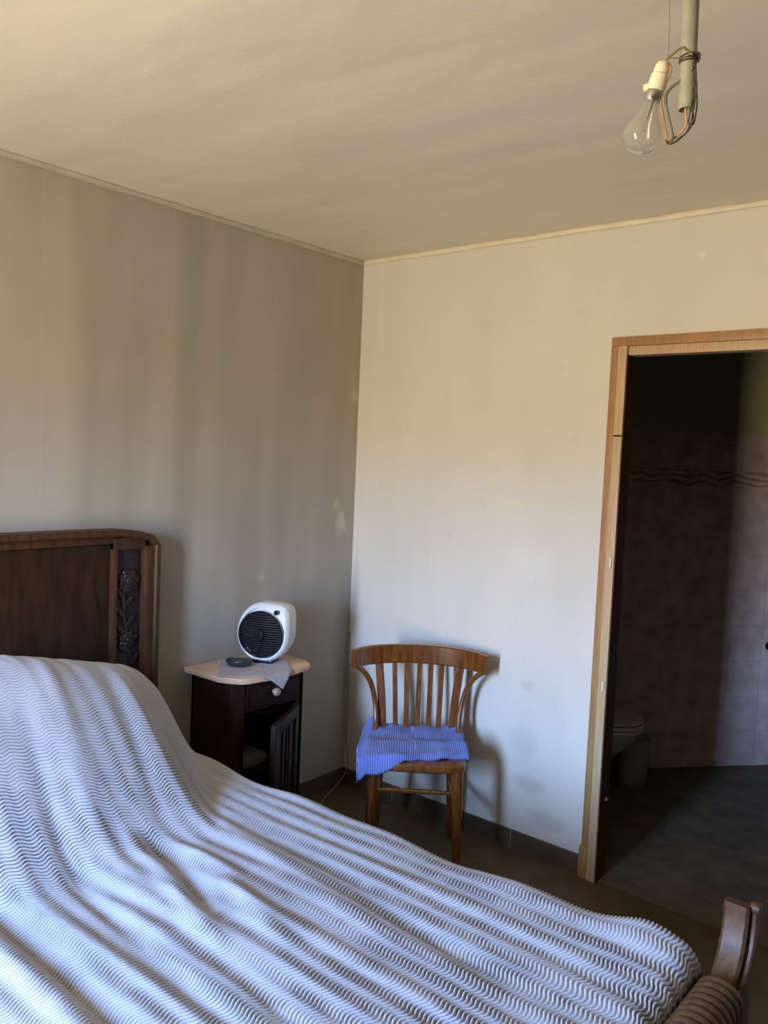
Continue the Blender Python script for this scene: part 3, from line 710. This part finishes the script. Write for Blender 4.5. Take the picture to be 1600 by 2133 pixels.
idx = np.arange(NX*NY).reshape(NX, NY)
fa = np.stack([idx[:-1, :-1], idx[:-1, 1:], idx[1:, 1:], idx[1:, :-1]], -1).reshape(-1, 4)
me.vertices.add(len(co)); me.vertices.foreach_set('co', co.ravel())
me.loops.add(fa.size); me.loops.foreach_set('vertex_index', fa.ravel())
me.polygons.add(len(fa)); me.polygons.foreach_set('loop_start', np.arange(len(fa))*4); me.polygons.foreach_set('loop_total', np.full(len(fa), 4))
me.update()
att = me.attributes.new('pile', 'FLOAT', 'POINT'); att.data.foreach_set('value', pile.ravel().astype(np.float32))
me.polygons.foreach_set('use_smooth', np.ones(len(fa), bool))
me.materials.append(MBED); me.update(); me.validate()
spread = bpy.data.objects.new('bedspread', me); col.objects.link(spread)
sol = spread.modifiers.new('thickness', 'SOLIDIFY'); sol.thickness = 0.003; sol.offset = -1
tag(spread, 'white tufted bedspread with wavy ribs, rumpled over the pillows and the whole bed', 'bedspread')
# ------------------------------------------------------------------ bedside cabinet
ns = thing('bedside_cabinet', 'dark mahogany bedside cabinet with peach marble top and door ajar', 'bedside cabinet', (0.15, -0.765, 0))
NY0, NY1, NXF, NZ = -0.972, -0.598, 0.285, 0.746
b = bmesh.new()                              # carcass: sides, back, bottom, top board, shelf
box(b, 0.015, NXF-0.03, NY0, NY0+0.018, 0.06, NZ); box(b, 0.015, NXF-0.0, NY1-0.018, NY1, 0.06, NZ)
box(b, 0.015, 0.025, NY0, NY1, 0.06, NZ); box(b, 0.025, NXF-0.01, NY0+0.018, NY1-0.018, NZ-0.018, NZ); box(b, 0.025, NXF-0.01, NY0+0.018, NY1-0.018, 0.08, 0.10)
box(b, 0.025, NXF-0.03, NY0+0.018, NY1-0.018, 0.585, 0.600)
body = obj('body', b, MNS, ns, smooth=False)
b = bmesh.new(); box(b, 0.026, NXF-0.03, NY0+0.019, NY1-0.019, 0.34, 0.352); obj('shelf', b, MNSIN, ns)
b = bmesh.new(); prism(b, [(NXF-0.035, NY0), (NXF-0.035, NY0+0.055), (NXF-0.002, NY0+0.055), (NXF, NY0+0.035), (NXF-0.02, NY0+0.004)], 0.0, NZ, fnz, 0.002); obj('corner_post', b, MNS, ns)
b = bmesh.new(); prism(b, [(NXF-0.035, NY1-0.03), (NXF, NY1-0.03), (NXF, NY1-0.002), (NXF-0.035, NY1)], 0.0, NZ, fnz, 0.002); obj('corner_post', b, MNS, ns)
for y0, y1 in ((NY0, NY0+0.03), (NY1-0.03, NY1)):
    b = bmesh.new(); box(b, 0.015, 0.045, y0, y1, 0.0, 0.062, 0.003); obj('leg', b, MNS, ns)
b = bmesh.new(); box(b, NXF-0.03, NXF+0.006, NY0+0.062, NY1-0.032, 0.622, 0.734, 0.004); box(b, NXF+0.002, NXF+0.010, NY0+0.078, NY1-0.048, 0.638, 0.718, 0.003)
dr = obj('drawer', b, MNS, ns)
b = bmesh.new(); lathe(b, [(0, 0), (.008, 0), (.008, .008), (.017, .016), (.018, .024), (.012, .032), (0, .034)], align((NXF+0.009, -0.775, 0.688), (1, 0, 0)), 24); obj('knob', b, MKNOB, dr, label='pale round drawer knob')
b = bmesh.new(); box(b, NXF-0.02, NXF, NY0+0.05, NY1-0.03, 0.0605, 0.10, 0.003); obj('plinth', b, MNS, ns)
# open door, hinged on the right post
hinge = Vector((NXF+0.004, NY1-0.034, 0)); DW = 0.300; da = R(248)  # direction of the leaf from the hinge
dirv = Vector((math.cos(da+R(47)), math.sin(da+R(47)), 0))
dirv = Vector((0.47, -0.88, 0)).normalized(); nrm = Vector((-dirv.y, dirv.x, 0))
Md = Matrix(((dirv.x, nrm.x, 0, hinge.x), (dirv.y, nrm.y, 0, hinge.y), (0, 0, 1, 0), (0, 0, 0, 1)))
def dbox(bm, u0, u1, v0, v1, z0, z1, bev):
    t = bmesh.new(); box(t, u0, u1, v0, v1, z0, z1, bev); bmesh.ops.transform(t, matrix=Md, verts=t.verts)
    m_ = bpy.data.meshes.new('t'); t.to_mesh(m_); t.free(); bm.from_mesh(m_); bpy.data.meshes.remove(m_)
b = bmesh.new()
for u0, u1 in ((0, .045), (DW-.045, DW)): dbox(b, u0, u1, -.011, .011, .105, .600, .003)
dbox(b, .045, DW-.045, -.011, .011, .555, .600, .003); dbox(b, .045, DW-.045, -.011, .011, .105, .155, .003)
dbox(b, .045, DW-.045, -.004, .004, .155, .555, .0)
dbox(b, .085, .115, -.009, .009, .165, .545, .003); dbox(b, .135, .150, -.009, .009, .165, .545, .003); dbox(b, .17, .20, -.009, .009, .165, .545, .003)
dl = obj('door', b, MNS, ns)
b = bmesh.new(); pp = Md @ Vector((DW-.022, -.012, .35)); lathe(b, [(0, 0), (.006, 0), (.006, .006), (.012, .012), (.010, .02), (0, .022)], align(pp, -nrm), 18); obj('knob', b, MNS, dl)
# marble top with clipped front corners
b = bmesh.new()
tp = [(0.004, -1.006), (0.220, -1.000), (0.262, -0.976), (0.300, -0.955), (0.318, -0.925), (0.326, -0.85), (0.330, -0.765), (0.326, -0.68), (0.318, -0.605), (0.300, -0.572), (0.262, -0.550), (0.235, -0.542), (0.004, -0.545)]
prism(b, tp, NZ, NZ+0.023, fnz, 0.005); obj('marble_top', b, MMARB, ns, label='peach marble top with clipped corners')
b = bmesh.new(); box(b, 0.06, 0.22, -0.86, -0.72, 0.353, 0.40, 0.02)
tag(obj('folded_cloth', b, plain('dim_grey_cloth', (0.20, 0.21, 0.22), 0.95), None), 'dim grey folded cloth on the shelf inside the open cabinet', 'cloth')

# lace cloth on the marble: a square turned on its corner, one point over the front edge
ZT = NZ+0.024
b = bmesh.new(); n = 44; g = []
cxy = Vector((0.195, -0.795)); ax = Vector((math.cos(R(-38)), math.sin(R(-38)))); ay = Vector((-ax.y, ax.x)); hs = 0.148
for i in range(n+1):
    row = []
    for j in range(n+1):
        u = -hs+2*hs*i/n; v = -hs+2*hs*j/n
        p = cxy+ax*u+ay*v; z = ZT+0.0015+0.0008*math.sin(60*u)*math.sin(50*v)
        x, y = p.x, p.y
        if x < 0.012: x = 0.012+0.1*(x-0.012)
        ex = 0.330
        if x > ex:
            o_ = x-ex; x = ex+0.004+0.012*(1-math.exp(-o_*30)); z -= max(0, o_-0.002)*0.97
        row.append(b.verts.new((x, y, z)))
    g.append(row)
for i in range(n):
    for j in range(n): b.faces.new((g[i][j], g[i+1][j], g[i+1][j+1], g[i][j+1]))
dl_ = obj('lace_doily', b, MLACE, None); dm = dl_.modifiers.new('t', 'SOLIDIFY'); dm.thickness = 0.001; dm.offset = 1
tag(dl_, 'small lilac grey lace cloth on the marble top, one point hanging over the drawer', 'doily')

# small dark dish on the cloth
b = bmesh.new(); M = Matrix.Translation((0.145, -0.835, ZT+0.0035)) @ Matrix.Rotation(R(35), 4, 'Z') @ Matrix.Diagonal((1.0, 0.66, 1, 1))
lathe(b, [(0, 0), (.040, 0), (.050, .006), (.058, .020), (.056, .024), (.052, .022), (.044, .010), (.036, .005), (0, .005)], M, 40)
dish = thing('trinket_dish', 'small dark oval glass dish lying on the lace beside the fan heater', 'dish', (0.145, -0.835, ZT+0.0035))
obj('dish', b, MDISH, dish)
b = bmesh.new()
for dx_, dy_, rr_ in ((0.0, 0.0, .019), (0.026, 0.010, .009), (-.026, -.008, .009)):
    lathe(b, [(0, 0), (rr_, 0), (rr_, .004), (rr_*.8, .007), (0, .007)], Matrix.Translation((.145+dx_, -.835+dy_, ZT+0.0095)), 20)
obj('pale_disc', b, plain('pale_olive_disc', (0.62, 0.62, 0.50), 0.3, metal=0.6), dish)  # pale discs added as the light glass centre of the dish

# ------------------------------------------------------------------ fan heater
HF = Vector((0.42, -0.907, 0)).normalized()          # facing direction
HC = Vector((0.155, -0.700, 0))
heater = thing('fan_heater', 'white round electric fan heater with black grille on the bedside cabinet', 'heater', (HC.x, HC.y, ZT+0.003), math.atan2(HF.y, HF.x))
# local: x forward, y = heater's left (image right), z up
cz = 0.124
def hout(k, ins=0.0):
    """outline of the shell in (y,z): a circle with a squared upper corner and flat foot"""
    a = 2*math.pi*k/64; r = 0.117
    c_, s_ = math.cos(a), math.sin(a)
    p_ = 6.0 if (c_ > 0 and s_ > 0) else 2.0
    r2 = 1.0/((abs(c_)**p_+abs(s_)**p_)**(1/p_))
    y = r2*c_*(0.122 if c_ > 0 else 0.114); z = r2*s_*(0.133 if s_ > 0 else 0.120)
    z = max(z, -0.116)
    q = (r-ins)/r
    return y*q, cz+z*q
b = bmesh.new()
sec = [(-0.075, .040, 0), (-0.070, .022, 0), (-0.055, .008, 0), (-0.02, .0, 0), (0.03, .0, 0), (0.048, .004, 0), (0.056, .012, 0), (0.054, .018, 0), (0.040, .020, 0)]
rings = []
for x, ins, _ in sec: rings.append([(x, *hout(k, ins)) for k in range(64)])
loft(b, rings); obj('housing', b, MWHITE, heater, world=False)
b = bmesh.new(); lathe(b, [(0, .041), (.098, .041), (.100, .046), (.100, .056), (.097, .060), (.093, .058), (.091, .046), (0, .044)], Matrix.Translation((0, -0.002, cz)) @ Matrix.Rotation(R(90), 4, 'Y'), 56); obj('bezel', b, MBLACK, heater, world=False)
b = bmesh.new()
for i in range(-9, 10):
    z = i*0.0098; wv = math.sqrt(max(0, 0.094**2-z*z))
    if wv > 0.01:
        P = [Vector((0.054+0.012*(1-(y/0.095)**2-(z/0.095)**2), y-0.002, cz+z)) for y in np.linspace(-wv, wv, 18)]
        tube(b, P, 0.0018, 6)
obj('grille', b, MGRIL, heater, world=False)
b = bmesh.new(); lathe(b, [(0, .062), (.017, .061), (.022, .066), (.019, .073), (0, .076)], Matrix.Translation((0, -0.002, cz)) @ Matrix.Rotation(R(90), 4, 'Y'), 28); obj('grille_boss', b, MBLACK, heater, world=False)
b = bmesh.new()
for k in range(5):
    a = 2*math.pi*k/5+0.3; Mb = Matrix.Translation((0.050, -0.002, cz)) @ Matrix.Rotation(a, 4, 'X') @ Matrix.Rotation(R(25), 4, 'Z')
    box(b, -0.002, 0.002, -0.016, 0.016, 0.012, 0.078, 0.0, Mb)
obj('fan_blade', b, MBLACK, heater, world=False)
b = bmesh.new(); ky, kz = 0.066, cz+0.098
lathe(b, [(0, 0), (.010, 0), (.010, .004), (.0, .005)], Matrix.Translation((0.054, ky, kz)) @ Matrix.Rotation(R(90), 4, 'Y'), 20); obj('indicator', b, MBLACK, heater, world=False, label='small dark indicator lamp')
b = bmesh.new(); box(b, -0.045, 0.040, -0.045, 0.045, 0.0, 0.012, 0.003); obj('foot', b, MBLACK, heater, world=False)
# its mains lead falling behind the chair to the floor
b = bmesh.new()
tube(b, smooth_path([(0.012, -0.012, 0.78), (0.02, -0.02, 0.60), (0.03, -0.02, 0.40), (0.035, -0.03, 0.25), (0.05, -0.03, 0.10), (0.04, -0.10, 0.02), (0.07, -0.20, 0.006), (0.20, -0.42, 0.006), (0.3, -0.55, 0.006)], 8), 0.0028, 8)
tag(obj('power_cord', b, MCORD, None), 'thin pale power cord running down the room corner and across the floor', 'cord')

# ------------------------------------------------------------------ chair (local: x forward, y = chair's left = image right)
chair = thing('dining_chair', 'honey brown bentwood slat back chair in the corner beside the bedside cabinet', 'chair', (0.74, -0.379, 0), -0.916)
ZS = 0.470
def seat_out(e=0.0):
    ctrl = [(0.195, 0.0), (0.192, 0.10), (0.178, 0.165), (0.14, 0.198), (0.05, 0.196), (-0.08, 0.180), (-0.165, 0.165), (-0.195, 0.12), (-0.205, 0.0)]
    full = ctrl+[(x, -y) for x, y in ctrl[-2:0:-1]]
    P = [Vector((x, y, 0)) for x, y in full]; n = len(P); out = []
    for i in range(n):
        p0, p1, p2, p3 = P[i-1], P[i], P[(i+1) % n], P[(i+2) % n]
        for k in range(5):
            t = k/5
            q = 0.5*((2*p1)+(-p0+p2)*t+(2*p0-5*p1+4*p2-p3)*t*t+(-p0+3*p1-3*p2+p3)*t**3)
            s = 1+e/0.19
            out.append((q.x*s, q.y*s))
    return out
b = bmesh.new(); loft(b, [[(x, y, z) for x, y in seat_out(e)] for z, e in ((ZS-.034, -.006), (ZS-.028, 0), (ZS-.008, 0.0), (ZS-.002, -.004), (ZS, -.012))]); obj('seat', b, MCHAIR, chair, world=False)
for s in (-1, 1):
    b = bmesh.new(); P = [Vector((0.155+0.02*(1-z/0.43), s*(0.164+0.014*(1-z/0.43)), z)) for z in np.linspace(0, ZS-.03, 10)]
    tube(b, P, [0.0165+0.0085*(z.z/0.44) for z in P], 14); obj('leg', b, MCHAIR, chair, world=False)
    # rear leg continuing up as the back post
    P = smooth_path([(-0.215, s*0.168, 0.0), (-0.185, s*0.158, 0.22), (-0.172, s*0.150, 0.44), (-0.185, s*0.158, 0.60), (-0.215, s*0.178, 0.775)], 8)
    b = bmesh.new(); sweep_rect(b, P, (0, 1, 0), [0.034 for p in P], [0.026 for p in P], 1); obj('back_post', b, MCHAIR, chair, world=False, label='rear leg running up into the back')
    # bentwood bow from the rail end down to the seat
    P = smooth_path([(-0.130, s*0.268, 0.765), (-0.145, s*0.235, 0.735), (-0.160, s*0.205, 0.68), (-0.160, s*0.185, 0.60), (-0.140, s*0.178, 0.52), (-0.100, s*0.185, 0.455)], 8)
    b = bmesh.new(); tube(b, P, 0.0115, 10); obj('bentwood_bow', b, MCHAIR, chair, world=False)
# curved top rail
P = []; SD = []
for t in np.linspace(-1, 1, 33):
    P.append(Vector((-0.238+0.125*t*t, 0.283*math.sin(t*1.15)/math.sin(1.15), 0.800+0.006*(1-t*t))))
b = bmesh.new(); sweep_rect(b, P, (0, 0, 1), [0.082 for p in P], 0.024, 1); obj('top_rail', b, MCHAIR, chair, world=False)
for i, (yt, yb) in enumerate(((-0.110, -0.092), (-0.056, -0.047), (0.0, 0.0), (0.050, 0.047), (0.098, 0.090))):
    b = bmesh.new(); P = smooth_path([(-0.188, yb, ZS-0.01), (-0.200, (yb+yt)/2, 0.62), (-0.232, yt, 0.775)], 8)
    sweep_rect(b, P, (0, 1, 0), 0.021, 0.010, 1); obj('slat', b, MCHAIR, chair, world=False)
def stretcher(p, q, r=0.0085):
    b = bmesh.new(); P = [Vector(p).lerp(Vector(q), t) for t in np.linspace(0, 1, 13)]
    tube(b, P, [r*(0.75+0.45*math.sin(math.pi*i/12)) for i in range(13)], 10); obj('stretcher', b, MCHAIR, chair, world=False)
stretcher((0.163, -0.162, 0.352), (0.163, 0.162, 0.352)); stretcher((-0.19, -0.152, 0.30), (-0.19, 0.152, 0.30))
for s in (-1, 1): stretcher((0.16, s*0.163, 0.28), (-0.188, s*0.155, 0.28))

# blue towel folded over the seat
b = bmesh.new(); NXc, NYc = 70, 80
def cloth_pt(u, v):
    """u 0 back..1 front, v -1 (image left) .. 1"""
    xf = 0.150+0.085*smst(0.15, -0.65, v)-0.050*smst(0.2, 1.0, v)
    x = -0.200+(xf+0.200)*u; y = v*(0.195+0.018*u)-0.020*(1-u)*(v < 0)
    y -= 0.042*smst(0.0, 1.0, -v)*(1-abs(u-0.45)*0.8)
    z = ZS+0.026+0.012*noise.noise(Vector((x*14, y*14, 1)))
    z += 0.018*math.exp(-((x-0.02-0.10*(v < 0)*(-v)*0.3)/0.04)**2)*(0.6+0.4*v)          # rumpled ridge
    z -= 0.010*math.exp(-((x+0.06)/0.05)**2)
    for cy, am in ((-0.20, 0.034), (0.165, 0.028)):                 # lifted back corners
        z += am*math.exp(-((x+0.19)/0.035)**2-((y-cy)/0.035)**2)
    over = smst(0.165, 0.235, x)                                       # the left front corner falls over the seat edge
    z -= over*0.044
    z -= smst(0.93, 1.0, u)*0.010
    sd = smst(0.190, 0.250, -y); z -= sd*0.034*(0.45+0.55*u)
    z -= 0.008*smst(0.93, 1.0, v)
    return Vector((x-0.020*over, y+0.012*sd, z))
uvd = []; g = []
for i in range(NXc+1):
    row = []
    for j in range(NYc+1):
        row.append(b.verts.new(cloth_pt(i/NXc, -1+2*j/NYc)))
    g.append(row)
uvl = b.loops.layers.uv.new('UVMap')
for i in range(NXc):
    for j in range(NYc):
        f = b.faces.new((g[i][j], g[i+1][j], g[i+1][j+1], g[i][j+1]))
        for l, (a, c) in zip(f.loops, ((i, j), (i+1, j), (i+1, j+1), (i, j+1))): l[uvl].uv = (c/NYc*0.44, a/NXc*0.45)
cloth = obj('seat_towel', b, MBLUE, None, world=False); cloth.location = chair.location; cloth.rotation_euler = chair.rotation_euler
sm_ = cloth.modifiers.new('t', 'SOLIDIFY'); sm_.thickness = 0.016; sm_.offset = -1
tag(cloth, 'periwinkle blue ribbed towel draped over the seat of the wooden chair', 'towel')
b = bmesh.new(); rnd = random.Random(3)
for k in range(26):
    u = rnd.uniform(0.45, 1.0); p = cloth_pt(u, -0.995); p.z -= 0.004
    ln = rnd.uniform(0.012, 0.03)+(0.03 if k == 5 else 0)
    tube(b, [p, p+Vector((rnd.uniform(-.003, .003), -0.004, -ln*.5)), p+Vector((rnd.uniform(-.006, .006), -0.003, -ln))], 0.0012, 5)
fr = obj('fringe', b, plain('pale_blue_thread', (0.25, 0.32, 0.75), 0.9), cloth, world=False); fr['kind'] = 'stuff'

# ------------------------------------------------------------------ bare bulb on a conduit
lamp = thing('hanging_bulb', 'clear bulb in cream socket wired to a grey conduit hanging from the ceiling', 'light fitting', (2.274, -1.846, H))
def lt(name, pts, r, mat, seg=10, sm=True, label=None, off=0.0):
    b = bmesh.new(); P = smooth_path(pts, 6) if sm else pts
    tube(b, P, r, seg); return obj(name, b, mat, lamp, label=label)
b = bmesh.new()
Mx = align((2.2815, -1.8445, 2.194), (-0.025, 0.0, 1), (0, 1, 0))
Lp = H-2.194
lathe(b, [(0.0098, 0.0), (0.0118, 0.0), (0.0118, Lp), (0.0098, Lp), (0.0098, 0.0)], Mx, 24, cap=False)
obj('conduit', b, MPIPE, lamp)
S0, S1 = Vector((2.2483, -1.8576, 2.2633)), Vector((2.2393, -1.8612, 2.2244)); sd_ = (S1-S0).normalized()
b = bmesh.new(); lathe(b, [(0, 0), (.0085, 0), (.0105, .003), (.0115, .010), (.0112, .016), (.0128, .018), (.0135, .034), (.0128, .041), (0, .041)], align(S0, sd_), 20)
obj('socket', b, MSOCK, lamp, label='cream bakelite bulb socket')
b = bmesh.new(); c_ = S0+sd_*0.033+Vector((-0.0125, -0.005, 0)); lathe(b, [(0, -.006), (.0055, -.005), (.0055, .005), (0, .006)], align(c_, (1, 0.4, 0.2)), 12); obj('clamp_screw', b, MSOCK, lamp)
C1 = S1+sd_*0.001
b = bmesh.new(); lathe(b, [(0, 0), (.0125, 0), (.0130, .002), (.0130, .012), (.0120, .015), (0, .015)], align(C1, sd_), 28); obj('bulb_cap', b, MSTEEL, lamp)
BC = Vector((2.2257, -1.8666, 2.1640)); N0 = C1+sd_*0.014; bd = (BC-N0).normalized(); dist = (BC-N0).length
KL = 0.885
ctl = [(.0112, 0), (.0122, .010), (.0160, .022), (.0215, .034), (.0262, .046), (.0280, .056), (.0262, .067), (.0205, .0765), (.0115, .0825), (0.0, .0845)]
prof = [(max(p.x, 0.0), p.y*KL) for p in smooth_path([Vector((a_, b__, 0)) for a_, b__ in ctl], 5)]; prof[-1] = (0.0, .0845*KL)
b = bmesh.new(); lathe(b, prof, align(N0, bd), 40, cap=False)
gl = obj('glass_globe', b, MGLASS, lamp)
gm = gl.modifiers.new('t', 'SOLIDIFY'); gm.thickness = 0.0007; gm.offset = -1
b = bmesh.new(); Mg = align(N0, bd)
lathe(b, [(0.004, 0), (.003, .012), (.0022, .024), (0, .025)], Mg, 12)
for s in (-1, 1): tube(b, [Mg @ Vector((s*.001, 0, .022)), Mg @ Vector((s*.007, 0, .034)), Mg @ Vector((s*.009, 0, .042))], 0.0004, 5)
tube(b, [Mg @ Vector((x, 0.003*math.sin(x*600), .042)) for x in np.linspace(-.009, .009, 13)], 0.0003, 5)
obj('filament_mount', b, MSTEEL, lamp)
E_ = Vector((0.02, -0.045, 0))*0.2
def shift(pts, k): return [Vector(p)+Vector((0.37, -0.93, 0))*k for p in pts]
lt('wire', shift([(2.2515, -1.8564, 2.2629), (2.2615, -1.8524, 2.2714), (2.2704, -1.8488, 2.2778), (2.2755, -1.8468, 2.2739), (2.2852, -1.8429, 2.266)], .012), .0015, MW_BR)
lt('wire', shift([(2.2538, -1.8554, 2.2647), (2.2682, -1.8497, 2.2631), (2.2836, -1.8436, 2.2621)], .0125), .0010, MW_BR)
for k in range(3):                                   # binding round the conduit
    b = bmesh.new(); c0 = Vector((2.2803, -1.8445, 2.262+0.003*k))
    P = [c0+Vector((0.0128*math.cos(a), 0.0128*math.sin(a), 0.0015*math.sin(a+k))) for a in np.linspace(0, 2*math.pi, 25)]
    tube(b, P, 0.0011, 6); obj('binding_wire', b, MW_BK, lamp)
b = bmesh.new()
tube(b, smooth_path([(2.288, -1.852, 2.270), (2.297, -1.850, 2.268), (2.296, -1.848, 2.258), (2.288, -1.851, 2.255), (2.290, -1.850, 2.247), (2.286, -1.853, 2.243)], 6), 0.0016, 6); obj('binding_wire', b, MW_BK, lamp)
lt('wire', shift([(2.2541, -1.8553, 2.2606), (2.2584, -1.8536, 2.2513), (2.2554, -1.8548, 2.2379), (2.25, -1.8569, 2.2234), (2.2479, -1.8578, 2.2064), (2.2508, -1.8566, 2.1889), (2.2558, -1.8547, 2.1678), (2.2595, -1.8532, 2.1469)], .004), .0011, MW_OR)
lt('wire', shift([(2.2560, -1.8553, 2.2606), (2.2594, -1.8536, 2.2513), (2.2564, -1.8548, 2.2379), (2.251, -1.8569, 2.2234), (2.2489, -1.8578, 2.2064), (2.2518, -1.8566, 2.1889), (2.2575, -1.8547, 2.1650), (2.2605, -1.8532, 2.1450)], .007), .0008, MW_BR)
lt('cable_sheath', shift([(2.2730, -1.8480, 2.2365), (2.2694, -1.8492, 2.2324), (2.2604, -1.8528, 2.2265), (2.2542, -1.8553, 2.2161), (2.2543, -1.8552, 2.2038)], .004), .0024, MW_GN)
lt('wire', shift([(2.2543, -1.8552, 2.2038), (2.26, -1.853, 2.1813), (2.266, -1.851, 2.1588), (2.2655, -1.851, 2.147)], .004), .0017, MW_GN)
lt('wire', shift([(2.2790, -1.846, 2.2020), (2.2822, -1.8441, 2.1827), (2.2812, -1.8445, 2.1691), (2.2725, -1.848, 2.1582), (2.2642, -1.8513, 2.152), (2.2601, -1.8529, 2.1468)], .0), .0015, MW_OR)
lt('wire', shift([(2.2882, -1.8417, 2.2569), (2.2910, -1.8410, 2.2403), (2.2926, -1.8412, 2.2229), (2.2947, -1.8399, 2.2022), (2.2939, -1.8395, 2.1817), (2.2916, -1.8404, 2.1689), (2.2854, -1.8429, 2.1708), (2.2867, -1.8427, 2.1858), (2.2898, -1.8419, 2.2027), (2.2885, -1.8428, 2.2199)], .010), .0010, MW_BK)
lt('wire', shift([(2.2885, -1.8428, 2.2301), (2.2926, -1.8412, 2.2127), (2.2881, -1.843, 2.1961), (2.2912, -1.8413, 2.1787), (2.2886, -1.842, 2.1638), (2.2791, -1.8454, 2.1522), (2.269, -1.8494, 2.144), (2.261, -1.8526, 2.1426), (2.2575, -1.8539, 2.1484)], .012), .0011, MW_BK)
lt('wire', shift([(2.2895, -1.8428, 2.245), (2.2936, -1.8412, 2.2157), (2.2901, -1.843, 2.1801), (2.2872, -1.8413, 2.1687), (2.2826, -1.842, 2.1568), (2.2751, -1.8454, 2.1502), (2.265, -1.8494, 2.142), (2.259, -1.8526, 2.1446)], .014), .0010, MW_BK)
b = bmesh.new(); tube(b, [Vector((2.2545, -1.8557, 2.264)), Vector((2.2485, -1.858, 2.40)), Vector((2.2450, -1.859, H))], 0.0007, 5); obj('thread', b, MCORD, lamp, label='thin pale thread up to the ceiling')
